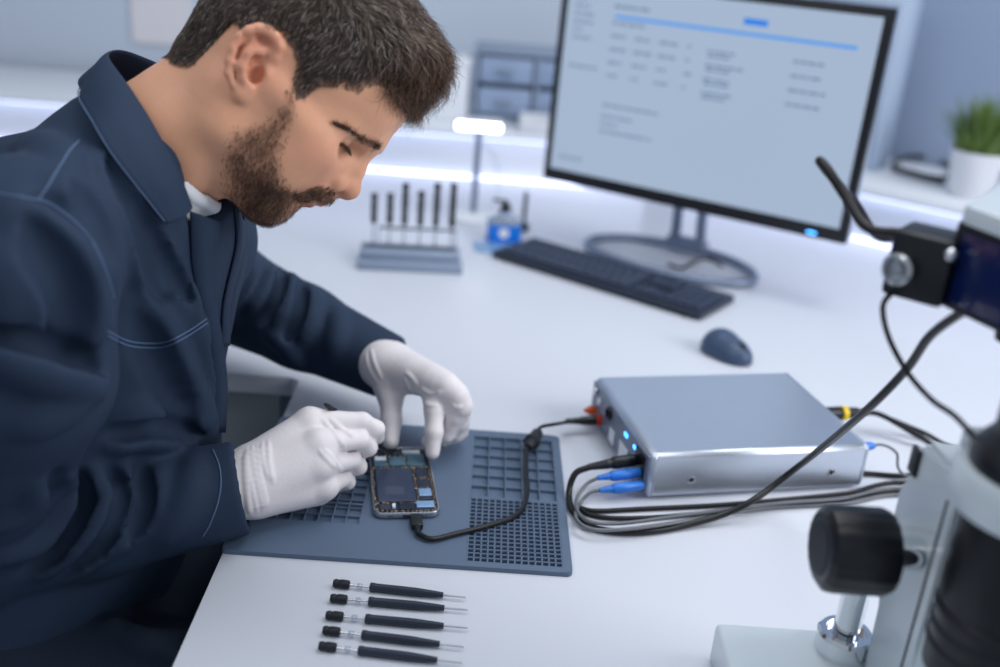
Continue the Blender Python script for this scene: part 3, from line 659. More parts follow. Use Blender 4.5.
plug_cable('signal_cable', 'thin cable with a small blue plug at the box end by the microscope', r1, [('plug', MB().lathe([(0, 0), (.0048, 0), (.0052, .012), (.0034, .018), (0, .018)], r1, bu, 14), M['blue_plug']), ('lead', MB().tube([r1+bu*.016, r1+bu*.028+np.array([0, 0, .001]), r1+bu*.05-np.array([0, 0, .010]), r1+bu*.085+bv*-.02-np.array([0, 0, .043]), (.82, 1.08, DZ+.002), (1.06, 1.3, DZ+.002), (1.15, 1.6, DZ+.002)], .0017, 8), M['cable_grey'])])
# ------------------------------------------------------------------ five precision screwdrivers in a row
rows = [((333, 583), (466, 597.5)), ((330, 598), (468, 610)), ((325.5, 615), (468, 628)), ((322.5, 630), (464, 647)), ((318.5, 645.5), (462, 663))]
proto = None
labs = ['black screwdriver nearest the mat in the row of five on the desk', 'black screwdriver second from the mat in the row of five on the desk', 'black screwdriver in the middle of the row of five on the desk',
        'black screwdriver fourth from the mat in the row of five on the desk', 'black screwdriver farthest from the mat in the row of five on the desk']
tipm = [mat('steel_tip', (200, 204, 210), .3, metal=.9), ]
for i, (a_, b_) in enumerate(rows):
    A_ = Zp(*a_, DZ+.0045); B_ = Zp(*b_, DZ+.0045); L = np.linalg.norm((B_-A_)[:2]); rz = math.atan2((B_-A_)[1], (B_-A_)[0])
    if proto is None:
        proto = empty('precision_screwdriver', (0, 0, 0), 0, '', 'screwdriver', 'row of five screwdrivers on the desk'); s_ = .128
        X = (1, 0, 0)
        MB().lathe([(0, 0), (.0034, .0004), (.0042, .0025), (.0042, .0045), (.0036, .0055), (.0044, .0075), (.0044, .0125), (.0040, .0155), (.0030, .0162), (0, .0162)], (0, 0, 0), X, 16).build('end_cap', M['rubber'], proto)
        kk = MB().lathe([(0, .016), (.0011, .016), (.0011, .037), (0, .037)], (0, 0, 0), X, 10); kk.build('swivel_rod', M['steel'], proto)
        MB().lathe([(0, .0235), (.0024, .0236), (.0026, .025), (.0026, .0275), (.0024, .0285), (0, .0286)], (0, 0, 0), X, 14).build('clear_collar', M['clear'], proto)
        MB().lathe([(0, .0355), (.0038, .0358), (.0043, .0375), (.0043, .040), (.0039, .0415), (.0040, .060), (.0040, .080), (.0031, .098), (.0026, .105), (.0026, .1065), (0, .1068)], (0, 0, 0), X, 18, star=lambda q: 1+.05*math.cos(q*2*PI/3)).build('handle', M['navy_plastic'], proto)
        kk = MB().lathe([(0, .106), (.0010, .106), (.0010, .122), (.0008, .1285), (0, .1285)], (0, 0, 0), X, 10); kk.build('blade', tipm[0], proto)
        o = proto
    else: o = copy_tree(proto)
    o.location = tuple(A_); o.rotation_euler = (0, math.atan2(.0004, 1), rz); o.scale = (L/.1285,)*3; o['label'] = labs[i]
# ------------------------------------------------------------------ microscope
mic = empty('microscope', (.36, .64, DZ), 0, 'white and black stereo microscope standing beside the silver box', 'microscope')
def wb(mb, name, mtl, par=None, smooth=35):
    o = mb.build(name, mtl, None, smooth); wpar(o, par or mic) if par is None else wpar(o, par); return o
base = MB().box((.232+.17, .753-.15, DZ+.0195), (.34, .30, .039), bev=.005, seg=3); wb(base, 'base', M['scope'])
px_, py_ = .338, .726
k = MB().lathe([(0, 0), (.024, 0), (.024, .018), (.0215, .021), (.017, .021), (.017, .016), (0, .016)], (px_, py_, DZ+.038), (0, 0, 1), 36); k.cyl((px_+.02, py_-.012, DZ+.048), (px_+.034, py_-.016, DZ+.048), .004, bev=.001); wb(k, 'post_clamp', M['chrome'])
k = MB().cyl((px_, py_, DZ+.04), (px_, py_, DZ+.135), .0115); wb(k, 'post', M['chrome'])
# focusing block, side profile (y, z) extruded in x
def side_extrude(prof, x0, x1, bev=.004, nm='arm', mt='scope'):
    Mr = Matrix(((0, 0, 1, 0), (1, 0, 0, 0), (0, 1, 0, 0), (0, 0, 0, 1)))
    t = MB(); t.prism(prof, x0, x1, M=Mr); bmesh.ops.bevel(t.bm, geom=[e for e in t.bm.edges], offset=bev, segments=3, affect='EDGES'); return wb(t, nm, M[mt])
side_extrude([(.628, DZ+.036), (.708, DZ+.036), (.712, DZ+.10), (.724, DZ+.13), (.726, DZ+.205), (.716, DZ+.225), (.706, DZ+.258), (.628, DZ+.262)], .350, .412, .006, 'focus_block')
k = MB().box((.3498, .645, DZ+.14), (.002, .0016, .20), bev=.0004); k.box((.3490, .706, DZ+.238), (.004, .014, .022), bev=.001); wb(k, 'guide_groove', M['scope_black'])
MB_ = MB().lathe([(0, 0), (.004, 0), (.004, .001), (.002, .0014), (0, .001)], (.3502, .684, DZ+.165), (-1, 0, 0), 14); wb(MB_, 'set_screw', M['steel'])
kn = MB().lathe([(0, 0), (.027, 0), (.0325, .004), (.0335, .010), (.0335, .046), (.031, .052), (.022, .056), (0, .056)], (.272, .662, DZ+.182), (1, 0, 0), 72, star=lambda q: 1-.025*(q % 4 == 0))
o_kn = wb(kn, 'focus_knob', M['scope_black'])
wb(MB().lathe([(.0, -.001), (.020, -.001), (.022, .0006), (.0, .0007)], (.272, .662, DZ+.182), (1, 0, 0), 40), 'knob_face', M['rubber'], o_kn)
wb(MB().cyl((.325, .662, DZ+.182), (.352, .662, DZ+.182), .013), 'knob_shaft', M['chrome'])
BX, BY = .381, .596
k = MB(); k.lathe([(.043, 0), (.0525, 0), (.0545, .003), (.0545, .026), (.052, .030), (.043, .030), (.043, 0)], (BX, BY, DZ+.264), (0, 0, 1), 56, cap=False)
k.box((BX+.004, .648, DZ+.279), (.062, .03, .030), bev=.006, seg=3); wb(k, 'collar', M['scope'])
k = MB().lathe([(0, .10), (.030, .10), (.034, .103), (.034, .122), (.0405, .130), (.0415, .15), (.0415, .182), (.0400, .184), (.0400, .187), (.0425, .189), (.0425, .262), (.041, .266), (0, .266)], (BX, BY, DZ), (0, 0, 1), 56); wb(k, 'zoom_barrel', M['scope_black'])
k = MB()
for z in (.150, .164, .178): k.lathe([(.0410, 0), (.0428, .001), (.0428, .004), (.0410, .005), (.0410, 0)], (BX, BY, DZ+z), (0, 0, 1), 56, cap=False)
wb(k, 'zoom_ring', M['rubber'])
k = MB().lathe([(0, .290), (.046, .290), (.047, .293), (.047, .303), (.043, .309), (.039, .314), (.036, .318), (.0355, .372), (0, .372)], (BX, BY, DZ), (0, 0, 1), 56); wb(k, 'head_tube', M['scope_black'])
L0 = np.array([.334, .704]); hd1 = np.array([.38, -.925]); hd2 = np.array([.60, .80])
hz0, hz1 = DZ+.368, DZ+.440
def hpt(a, b, z): p_ = L0+hd1*a+hd2*b; return (p_[0], p_[1], z)
hM = Matrix(((hd1[0], hd2[0], 0, L0[0]), (hd1[1], hd2[1], 0, L0[1]), (0, 0, 1, 0), (0, 0, 0, 1)))
k = MB().box((.08, .075, (hz0+hz1)/2-.004), (.16, .15, hz1-hz0-.008), bev=.004, M=hM); hb = wb(k, 'camera_housing', M['scope_black'])
wb(MB().box((.081, -.0006, (hz0+hz1)/2-.004), (.146, .002, hz1-hz0-.020), bev=.0008, M=hM), 'front_plate', M['scope_navy'], hb)
k = MB(); t_ = bmesh.new()
wb(MB().prism(rrect(.158, .148, .008, cx=.08, cy=.075), hz1-.009, hz1+.004, M=hM, bev=.004), 'top_cover', M['scope'], hb)
wb(MB().box((.085, .07, hz0-.008), (.075, .075, .020), bev=.004, M=hM), 'mount_plate', M['scope_black'])
bM = Matrix(((.78, .625, 0, L0[0]), (-.625, .78, 0, L0[1]), (0, 0, 1, 0), (0, 0, 0, 1)))
k = MB().box((-.016, .006, hz0+.026), (.044, .040, .050), bev=.004, M=bM); cb = wb(k, 'connector_block', M['scope_black'])
bpt3 = lambda a, b, z: tuple(bM @ Vector((a, b, z)))
bn = bpt3(-.026, -.014, hz0+.024)
k = MB().lathe([(.0, 0), (.0115, 0), (.0120, .002), (.0120, .008), (.0095, .010), (.0085, .010), (.0085, .004), (.0045, .004), (.0045, .009), (.002, .0095), (0, .009)], bn, (-.81, -.70, .05), 28); wb(k, 'coaxial_socket', M['steel'], cb)
wb(MB().sphere(bpt3(.004, -.013, hz0+.042), .0050), 'thumb_screw', M['chrome'], cb)
p0 = np.array(bpt3(-.034, .010, hz0+.044))
tag(MB().tube([p0, Dp(868, 228, .775), Dp(847, 199, .79), Dp(828, 170, .80), Dp(820, 161, .806), Dp(823, 166, .815), Dp(838, 184, .825), Dp(856, 205, .825), Dp(880, 236, .81), np.array(bpt3(-.026, .024, hz0+.046))], .0038, 12).build('camera_cable', M['cable']), 'short black cable bent in a tight loop above the microscope connector block', 'cable')
p1 = np.array(bpt3(-.030, -.004, hz0+.004))
tag(MB().tube([p1, Dp(883, 306, .75), Dp(889, 338, .76), Dp(908, 373, .76), Dp(932, 400, .74), Dp(957, 418, .715), np.array([BX-.035, BY+.010, DZ+.300])], .0021, 10).build('thin_cable', M['cable']), 'thin black cable hanging from the microscope connector block to its collar', 'cable')
# ================================================================== the man: head
OH = Dp(274, 90, .95); rv = OH-CAM; rv = rv/np.linalg.norm(rv)
e_r = RT-(RT@rv)*rv; e_r /= np.linalg.norm(e_r); e_d = np.cross(rv, e_r)
if e_d@UP > 0: e_d = -e_d
an = math.radians(48); F0 = math.cos(an)*e_r+math.sin(an)*e_d; U0 = math.sin(an)*e_r-math.cos(an)*e_d
psi = math.radians(12); HF = math.cos(psi)*F0-math.sin(psi)*rv; HS = -math.sin(psi)*F0-math.cos(psi)*rv; HU = U0
HM = np.stack([HF, -HS, HU], 1)                                      # columns: forward, left, up
def h2w(P): return OH+np.asarray(P, float)@HM.T
def w2h(P): return (np.asarray(P, float)-OH)@HM
HHR = .0017
hs = SDF((-.125, -.11, -.20), (.145, .11, .150), HHR)
# skull, face and jaw
hs.ell((-.004, 0, .043), (.096, .075, .085), k=0)
hs.ell((.041, 0, .053), (.0625, .058, .050), k=.03)
hs.ell((.090, 0, .036), (.0150, .020, .010), k=.014)
hs.ell((.038, 0, -.022), (.060, .055, .066), k=.03)
hs.ell((.072, 0, -.034), (.0280, .030, .030), k=.02)
for sgn in (-1, 1):
    hs.cone((.006, sgn*.058, -.008), (.008, sgn*.050, -.052), .013, .014, k=.02)
    hs.cone((.008, sgn*.050, -.054), (.066, sgn*.016, -.076), .0150, .0140, k=.02)
    hs.ell((.064, sgn*.044, -.010), (.024, .0165, .018), k=.03)
    hs.cone((.055, sgn*.055, -.002), (.012, sgn*.064, .004), .0085, k=.014)
    hs.cone((.0925, sgn*.009, .0310), (.070, sgn*.041, .0255), .0090, .0085, k=.014)
    hs.ell((.055, sgn*.045, -.040), (.026, .014, .026), k=.02)
hs.ell((.071, 0, -.071), (.0180, .021, .0155), k=.014)
hs.ell((.040, 0, -.080), (.040, .034, .016), k=.02)                # under the chin
for sgn in (-1, 1): hs.ell((.098, sgn*.0335, .0120), (.020, .0170, .0110), k=.010, op='s')
# neck
NB = w2h(Dp(150, 137, .95))
hs.chain([(-.022, 0, .0), (-.030, 0, -.09), tuple(NB+np.array([.004, 0, -.03]))], [.060, .0570, .062], k=.03)
hs.cone((-.02, -.052, -.03), (.025, -.020, -.150), .013, .012, k=.02); hs.cone((-.02, .052, -.03), (.025, .020, -.150), .013, .012, k=.02)
hs.ell((.022, 0, -.120), (.012, .011, .013), k=.02)
# nose
hs.cone((.0945, 0, .0275), (.1030, 0, .0060), .0068, .0078, k=.010); hs.cone((.1035, 0, .0060), (.1105, 0, -.0095), .0078, .0090, k=.006)
hs.ell((.1130, 0, -.0130), (.0092, .0092, .0085), k=.008)
for sgn in (-1, 1):
    hs.ell((.0985, sgn*.0142, -.0168), (.0115, .0074, .0086), k=.0024)
    hs.chain([(.0960, sgn*.0215, -.0070), (.0870, sgn*.0235, -.0130), (.0855, sgn*.0230, -.0220)], [.0014, .0028, .0018], k=.004, op='s')
    hs.cone((.094, sgn*.010, .0), (.100, sgn*.012, -.014), .006, .006, k=.012)
hs.cone((.1135, 0, -.0190), (.1035, 0, -.0245), .0040, .0048, k=.005)
for sgn in (-1, 1): hs.ell((.1065, sgn*.0088, -.0232), (.0058, .0036, .0046), k=.003, op='s')
# mouth
hs.ell((.0995, 0, -.0335), (.009, .021, .0075), k=.010)
for sgn in (-1, 1):
    hs.cone((.1015, sgn*.003, -.0405), (.0900, sgn*.022, -.0450), .0044, .0022, k=.005)
    hs.cone((.0950, 0, -.0510), (.0870, sgn*.020, -.0475), .0052, .0024, k=.005)
hs.cone((.1040, 0, -.0456), (.0940, .016, -.0465), .0010, k=.003, op='s'); hs.cone((.1040, 0, -.0456), (.0940, -.016, -.0465), .0010, k=.003, op='s')
hs.cone((.0975, 0, -.0590), (.0955, 0, -.0590), .0045, k=.010, op='s')
# eyelids over downcast eyes
EYE = [(.0728, s_*.0320, .0150) for s_ in (-1, 1)]
for c in EYE:
    hs.ell(c, (.0137, .0152, .0132), k=.004)
    hs.cone((c[0]+.008, c[1]-.013, c[2]+.0095), (c[0]+.008, c[1]+.013, c[2]+.0095), .0016, k=.003, op='s')      # crease of the upper lid
    hs.ell((c[0]+.0120, c[1], c[2]-.0050), (.0062, .0118, .0022), k=.0012, op='s')
    hs.cone((c[0]+.0095, c[1]-.011, c[2]-.0096), (c[0]+.0095, c[1]+.011, c[2]-.0096), .0018, k=.004)
# ears: drawn in the plane of the ear, traced around its canal
def ear_pt(u, v, out, sgn):
    d = ((u-264.5)*.669+(v-76)*.743)*.862e-3/.97, ((u-264.5)*.743-(v-76)*.669)*.862e-3
    x, z = d; lift = .30*max(0, -x+.006)
    return (x-.004, sgn*(.0665+out+lift), z+.001)
for sgn in (-1, 1):
    E_ = lambda u, v, o=0.: ear_pt(u, v, o, sgn)
    helix = [E_(272, 71, .004), E_(281, 62, .006), E_(286, 52, .008), E_(283, 44, .010), E_(277, 39, .011), E_(269, 37.5, .011), E_(260, 40, .011), E_(251, 46, .010), E_(244, 56, .010), E_(239, 67, .009), E_(237, 78, .008), E_(239, 88, .007)]
    rs = [.0028, .0034, .0040, .0042, .0042, .0042, .0040, .0038, .0036, .0036, .0036, .0034]
    hs.chain([E_(262, 60, .000), E_(256, 78, .000)], [.0175, .0135], k=.004, flat=((.30, sgn*1., .05), .22))
    hs.chain([E_(275, 50, .003), E_(262, 50, .003)], [.0090, .0120], k=.004, flat=((.30, sgn*1., .05), .30))
    hs.chain(helix, rs, k=.004)
    hs.chain([E_(275, 55, .005), E_(266, 57, .009), E_(256, 62, .010), E_(250, 72, .010), E_(250, 82, .008), E_(255, 89, .007)], [.0030, .0036, .0040, .0042, .0038, .0034], k=.005)
    hs.chain([E_(262, 47, .007), E_(258, 58, .010)], [.0028, .0036], k=.005)
    hs.ell(E_(247, 94, .004), (.0085, .0042, .0085), k=.006)
    hs.chain([E_(246, 97, .004), E_(253, 92, .003)], [.0055, .0048], k=.006)
    hs.ell(E_(270.5, 78, .007), (.0050, .0040, .0062), k=.004)
    hs.chain([E_(273, 67, .003), E_(262, 70, .004), E_(256, 74, .004)], [.0022, .0022, .0018], k=.003)
    hs.ell(E_(262, 79, .006), (.0062, .0085, .0078), k=.004, op='s')
    hs.ell(E_(262, 64.5, .008), (.0060, .0050, .0040), k=.003, op='s')
    hs.chain([E_(249, 57, .012), E_(256, 49, .013), E_(267, 45, .013)], [.0016, .0020, .0018], k=.004, op='s')
HVl, HQ = hs.mesh(2)
HNl = vnormals(HVl, HQ)
HB = bvh(HVl, HQ)
def hproj(Pl):
    """pixel of head-local points seen from the right; left-side points are mirrored first"""
    Q_ = np.array(Pl, float); Q_[:, 1] = -np.abs(Q_[:, 1]); return proj(h2w(Q_))[:, :2]
def inpoly(P, poly):
    poly = np.asarray(poly, float); n = len(poly); c = np.zeros(len(P), bool); j = n-1
    for i in range(n):
        a, b = poly[i], poly[j]; m = (a[1] > P[:, 1]) != (b[1] > P[:, 1])
        with np.errstate(divide='ignore', invalid='ignore'): xx = (b[0]-a[0])*(P[:, 1]-a[1])/(b[1]-a[1])+a[0]
        c ^= m & (P[:, 0] < xx); j = i
    return c
def dpoly(P, poly):
    poly = np.asarray(poly, float); d = np.full(len(P), 1e9)
    for i in range(len(poly)):
        a, b = poly[i], poly[(i+1) % len(poly)]; ab = b-a; t = np.clip(((P-a)@ab)/(ab@ab), 0, 1); d = np.minimum(d, np.linalg.norm(P-a-t[:, None]*ab, axis=1))
    return d
HAIRPOLY = [(165, 56), (176, 66), (188, 68), (197, 64), (208, 53), (222, 43), (236, 38), (247, 36), (262, 26), (280, 32), (292, 46), (296, 64), (292, 84), (297, 99), (306, 98), (313, 91), (320, 86), (340, 87), (352, 92), (360, 94), (366, 88), (378, 84), (392, 84), (404, 92), (414, 104), (432, 112), (480, 100), (520, -120), (330, -220), (120, -120)]
BEARDPOLY = [(290, 82), (300, 96), (299, 112), (295, 128), (288, 145), (285, 160), (287, 174), (293, 186), (302, 192), (312, 189), (322, 184), (331, 186), (337, 194), (333, 201), (322, 204), (312, 203.5), (303, 206), (297, 209), (292, 215), (282, 226), (262, 232), (240, 222), (224, 200), (219, 178), (221, 150), (230, 127), (246, 121), (264, 118), (276, 106), (283, 92)]
HPX = hproj(HVl)
hair_m = inpoly(HPX, HAIRPOLY); 
beard_m = inpoly(HPX, BEARDPOLY) & (HVl[:, 2] < .03)
sk_ = np.sqrt(((HVl[:, 0]+.004)/.096)**2+(HVl[:, 1]/.075)**2+((HVl[:, 2]-.043)/.085)**2)
ear_zone = (sk_ > 1.045) & (np.abs(HVl[:, 1]) > .055) & (HVl[:, 0] < .020) & (HVl[:, 0] > -.05) & (HVl[:, 2] < .032) & (HVl[:, 2] > -.04)
hair_m &= ~ear_zone; beard_m &= ~ear_zone
hair_d = dpoly(HPX, HAIRPOLY)*.92e-3; beard_d = dpoly(HPX, BEARDPOLY)*.92e-3
# ------------------------------------------------------------------ colours of the skin (a property of the skin itself)
def sm(x, a, b): t = np.clip((x-a)/(b-a), 0, 1); return t*t*(3-2*t)
SK = np.array(srgb(228, 170, 137)[:3]); LIP = np.array(srgb(186, 110, 100)[:3]); RED = np.array(srgb(214, 142, 120)[:3]); STB = np.array(srgb(112, 80, 64)[:3]); SCALP = np.array(srgb(74, 58, 50)[:3])
colr = np.tile(SK, (len(HVl), 1))
def mixc(m, c):
    global colr; colr = colr*(1-m[:, None])+np.asarray(c)*m[:, None]
g3 = lambda c, r: np.exp(-(((HVl-np.array(c))/np.array(r))**2).sum(1))
mixc(.6*g3((.115, 0, -.014), (.016, .016, .012)), RED)
for s_ in (-1, 1): mixc(.45*g3((.075, s_*.045, -.010), (.03, .03, .02)), RED); mixc(.55*g3((-.01, s_*.085, .01), (.035, .02, .04)), RED)
lipm = np.maximum(g3((.100, 0, -.0405), (.010, .018, .0040)), g3((.096, 0, -.0505), (.012, .018, .0050))); mixc(sm(lipm, .25, .7), LIP)
mixc(.55*beard_m*sm(beard_d, 0, .016)*(1-sm(lipm, .25, .7)), STB)
mixc(.9*hair_m*sm(hair_d, 0, .010), SCALP)
m_skin = mat('skin', (212, 160, 134), .48, spec=.35, sss=.12, bump=.10, bscale=420)
nt = m_skin.node_tree; at = nt.nodes.new('ShaderNodeAttribute'); at.attribute_name = 'tone'; nz = nt.nodes.new('ShaderNodeTexNoise'); nz.inputs['Scale'].default_value = 70; nz.inputs['Detail'].default_value = 5
tcn = nt.nodes.new('ShaderNodeTexCoord'); nt.links.new(tcn.outputs['Object'], nz.inputs['Vector'])
hv = nt.nodes.new('ShaderNodeHueSaturation'); mr = nt.nodes.new('ShaderNodeMapRange'); mr.inputs['To Min'].default_value = .93; mr.inputs['To Max'].default_value = 1.07
nt.links.new(nz.outputs['Fac'], mr.inputs['Value']); nt.links.new(mr.outputs['Result'], hv.inputs['Value']); nt.links.new(at.outputs['Color'], hv.inputs['Color']); nt.links.new(hv.outputs['Color'], nt.nodes['Principled BSDF'].inputs['Base Color'])
# ------------------------------------------------------------------ strands
def sample_surface(V, Q, N, mask_v, n):
    fm = mask_v[Q].all(1); q = Q[fm]; a = V[q]
    ar = np.linalg.norm(np.cross(a[:, 2]-a[:, 0], a[:, 3]-a[:, 1]), axis=1); pr = np.cumsum(ar); pr /= pr[-1]
    f = np.searchsorted(pr, RNG.uniform(size=n)); uu, vv_ = RNG.uniform(size=n)[:, None], RNG.uniform(size=n)[:, None]
    def bl(A): A = A[q[f]]; return (A[:, 0]*(1-uu)+A[:, 1]*uu)*(1-vv_)+(A[:, 3]*(1-uu)+A[:, 2]*uu)*vv_
    Nn = bl(N); return bl(V), Nn/np.maximum(np.linalg.norm(Nn, axis=1), 1e-9)[:, None], q[f][:, 0]
def strands(P, N, D, L, w, lift, curl, grav, seg=4):
    """P roots, D tangent directions, L lengths: thin three-sided blades; returns V, F"""
    n = len(P); T = D-(D*N).sum(1)[:, None]*N; T /= np.maximum(np.linalg.norm(T, axis=1), 1e-9)[:, None]
    B = np.cross(N, T); ph_ = RNG.uniform(0, 2*PI, n); fr = RNG.uniform(.6, 1.4, n); side = RNG.normal(0, 1, n)
    pts = []
    for j in range(seg+1):
        t = j/seg
        c = P+T*(L*t)[:, None]*.97+N*(lift*L*(t-.55*t*t)*1.5)[:, None]+B*(curl*L*(.35*side*t*t+.30*np.sin(ph_+fr*4.5*t)*t))[:, None]+N*(curl*L*.22*np.cos(ph_+fr*5*t)*t)[:, None]
        c = c+np.asarray(grav)*(L*t*t)[:, None]; pts.append(c)
    VV = np.zeros((n, seg+1, 3, 3))
    for j in range(seg+1):
        a = pts[min(j+1, seg)]-pts[max(j-1, 0)]; a /= np.maximum(np.linalg.norm(a, axis=1), 1e-9)[:, None]
        b = np.cross(a, N); b /= np.maximum(np.linalg.norm(b, axis=1), 1e-9)[:, None]; c = np.cross(a, b); ww = (w*(1-.8*(j/seg)**1.5))[:, None]
        for k_ in range(3): an_ = 2*PI*k_/3; VV[:, j, k_] = pts[j]+(b*math.cos(an_)+c*math.sin(an_))*ww
    idx = np.arange(n)[:, None]*(seg+1)*3; Fs = []
    for j in range(seg):
        for k_ in range(3): a0 = 3*j+k_; b0 = 3*j+(k_+1) % 3; Fs.append(np.concatenate([idx+a0, idx+b0, idx+b0+3, idx+a0+3], 1))
    return VV.reshape(-1, 3), np.concatenate(Fs)
def hair_mat(name, stops, rough=.38):
    m = mat(name, stops[0][1], rough, spec=.5); nt = m.node_tree; b = nt.nodes['Principled BSDF']; g = nt.nodes.new('ShaderNodeNewGeometry'); cr = nt.nodes.new('ShaderNodeValToRGB')
    el = cr.color_ramp.elements; el[0].position = stops[0][0]; el[0].color = srgb(*stops[0][1]); el[1].position = stops[-1][0]; el[1].color = srgb(*stops[-1][1])
    for p_, c_ in stops[1:-1]: e_ = el.new(p_); e_.color = srgb(*c_)
    nt.links.new(g.outputs['Random Per Island'], cr.inputs['Fac']); nt.links.new(cr.outputs['Color'], b.inputs['Base Color']); return m
m_hair = hair_mat('hair_dark_brown', [(0, (42, 35, 32)), (.5, (88, 72, 62)), (.82, (134, 114, 101)), (.95, (186, 174, 164)), (1, (214, 206, 200))])  # palest strands stand for glints of light, put into the hair colour
m_fringe = hair_mat('hair_fringe_brown', [(0, (40, 29, 24)), (.6, (92, 66, 50)), (.9, (140, 104, 80)), (1, (176, 142, 116))])
m_beard = hair_mat('beard_brown', [(0, (46, 32, 26)), (.6, (92, 64, 49)), (.9, (132, 96, 74)), (1, (176, 146, 122))]); m_brow = hair_mat('brow_brown', [(0, (46, 33, 27)), (1, (96, 70, 54))])
m_scalp = mat('scalp_hair', (48, 39, 35), .7, noise=.3, nscale=300)
# hair: the scalp thickened into a hair volume, then covered with strands
hx, hy, hz = HVl.T
topw = sm(hz, .050, .120)*sm(hx, -.09, .05); frontw = sm(hx, .03, .085)*sm(hz, .070, .105)
thick = .0045+.0165*topw+.014*frontw
thick = thick*sm(hair_d, -.001, .022+.012*topw)
hairN = HNl.copy(); hairN = hairN*(1-.55*frontw[:, None])+np.array([.80, 0, .45])*(.55*frontw[:, None]); hairN /= np.linalg.norm(hairN, axis=1)[:, None]
lump = np.sin(hx*190+hy*60)*np.sin(hy*170-hz*90)*.0016*np.clip(topw+frontw, 0, 1)
HC = HVl+hairN*((thick+lump*1.0)*hair_m)[:, None]-HNl*(.0012*(~hair_m))[:, None]
core_m = hair_m & (hair_d > .0035+.004*(hx > .02)*(hz < .1)); fm = core_m[HQ].all(1); HCQ = HQ[fm]
HCN = vnormals(HC, HQ)
def tang(P):
    x, y, z = P.T; s_ = np.sign(y)
    top = sm(z, .06, .115)[:, None]; fr = sm(x, .03, .08)[:, None]; back = sm(-x, .02, .08)[:, None]
    side = np.stack([np.full_like(x, .12), s_*.05, np.full_like(x, -1.)], 1)           # sides combed down and forward
    tp = np.stack([np.full_like(x, .95), s_*.28, np.full_like(x, .15)], 1)
    frd = np.stack([np.full_like(x, .75), s_*.12, np.full_like(x, -.55)], 1)
    D = side*(1-top)+tp*top; D = D*(1-fr*.75)+frd*fr*.75
    q = np.sin(P@np.array([310, 170, 260])+1.3)+np.sin(P@np.array([-140, 330, 220])); r_ = np.cos(P@np.array([230, -280, 150]))
    return D+RNG.normal(0, .16, P.shape)+np.stack([q*.18, r_*.22, q*.05], 1)
P, N, vi = sample_surface(HC, HQ, HCN, hair_m, 26000)
tw = topw[vi]; fw_ = frontw[vi]; dd = hair_d[vi]
L = (.0065+.013*tw+.014*fw_)*RNG.uniform(.7, 1.25, len(P))*(.55+.45*sm(dd, 0, .02))
TG = tang(P); ar_ = lambda m_: strands(P[m_], N[m_], TG[m_], L[m_], (np.full(len(P), .00024)+.00008*tw)[m_], (.25+.35*np.clip(tw+fw_, 0, 1))[m_], (.25+.75*fw_+.25*tw)[m_], (0, 0, 0))
brownish = RNG.uniform(size=len(P)) < .85*sm(P[:, 0], .045, .085)*sm(P[:, 2], .06, .09)
V1, F1 = ar_(~brownish); V1b, F1b = ar_(brownish)
# the curly fringe over the forehead
fm_ = hair_m & (hx > .070) & (hair_d < .035) & (hz > .06)
P2, N2, _ = sample_surface(HC, HQ, HCN, fm_, 3200)
D2 = np.stack([np.full(len(P2), .55), RNG.normal(0, .35, len(P2)), np.full(len(P2), -.75)], 1)+RNG.normal(0, .3, (len(P2), 3))
V2, F2 = strands(P2, N2, D2, RNG.uniform(.012, .026, len(P2)), np.full(len(P2), .00024), .75, 1.25, (.05, 0, -.05), seg=6)
# stubbly hairs right at the border of the scalp so that it fades out
brd = hair_m & (hair_d < .012) & (hx < .05)
P3, N3, _ = sample_surface(HVl, HQ, HNl, brd, 5000)
V3, F3 = strands(P3, N3, np.stack([np.full(len(P3), .2), 0*P3[:, 0], np.full(len(P3), -1.)], 1)+RNG.normal(0, .3, P3.shape), RNG.uniform(.003, .006, len(P3)), np.full(len(P3), .00016), .3, .3, (0, 0, 0), 3)
HVw = h2w(HVl)
def join(parts):
    Vs, Fs, o = [], [], 0
    for V_, F_ in parts: Vs.append(V_); Fs.append(F_+o); o += len(V_)
    return np.concatenate(Vs), np.concatenate(Fs)
def compact(V, Q):
    u = np.unique(Q); r = np.full(len(V), -1); r[u] = np.arange(len(u)); return V[u], r[Q]
hairV, hairF = join([(V1, F1), (V3, F3)]); frV, frF = join([(V1b, F1b), (V2, F2)])
coreV, coreF = compact(HC, HCQ)
# beard
beard_s = beard_m & (lipm < .45)
P, N, vi = sample_surface(HVl, HQ, HNl, beard_s, 13000)
x, y, z = P.T; dchin = sm(x, .04, .09)*sm(-z, .03, .07)
keep = RNG.uniform(size=len(P)) < (.16+.84*sm(beard_d[vi], 0, .020))*(.55+.45*dchin); P, N, vi, dchin = P[keep], N[keep], vi[keep], dchin[keep]; x, y, z = P.T
D = np.stack([.55+.2*x*0, np.sign(y)*.0, -1.0+0*x], 1); mous = (z > -.040) & (x > .085)
D[mous] = np.stack([np.full(mous.sum(), .35), np.sign(y[mous])*.8, np.full(mous.sum(), -.6)], 1)
D += RNG.normal(0, .35, P.shape)
L = (.0045+.0055*dchin+.002*mous[:len(P)])*RNG.uniform(.7, 1.35, len(P))*(.6+.4*sm(beard_d[vi], 0, .015))
bd1 = strands(P, N, D, L, np.full(len(P), .00017), .55, .45, (0, 0, 0), 4)
MOUS = [(294, 193), (303, 191), (312, 187.5), (322, 183), (331, 185), (337, 193), (334, 201), (324, 203.5), (315, 202), (306, 203), (296, 201)]
mm_ = inpoly(HPX, MOUS) & (hx > .075) & (hz < -.018)
P, N, vi = sample_surface(HVl, HQ, HNl, mm_, 950)
D = np.stack([np.full(len(P), .30), np.sign(P[:, 1])*.75, np.full(len(P), -.75)], 1)+RNG.normal(0, .3, P.shape)
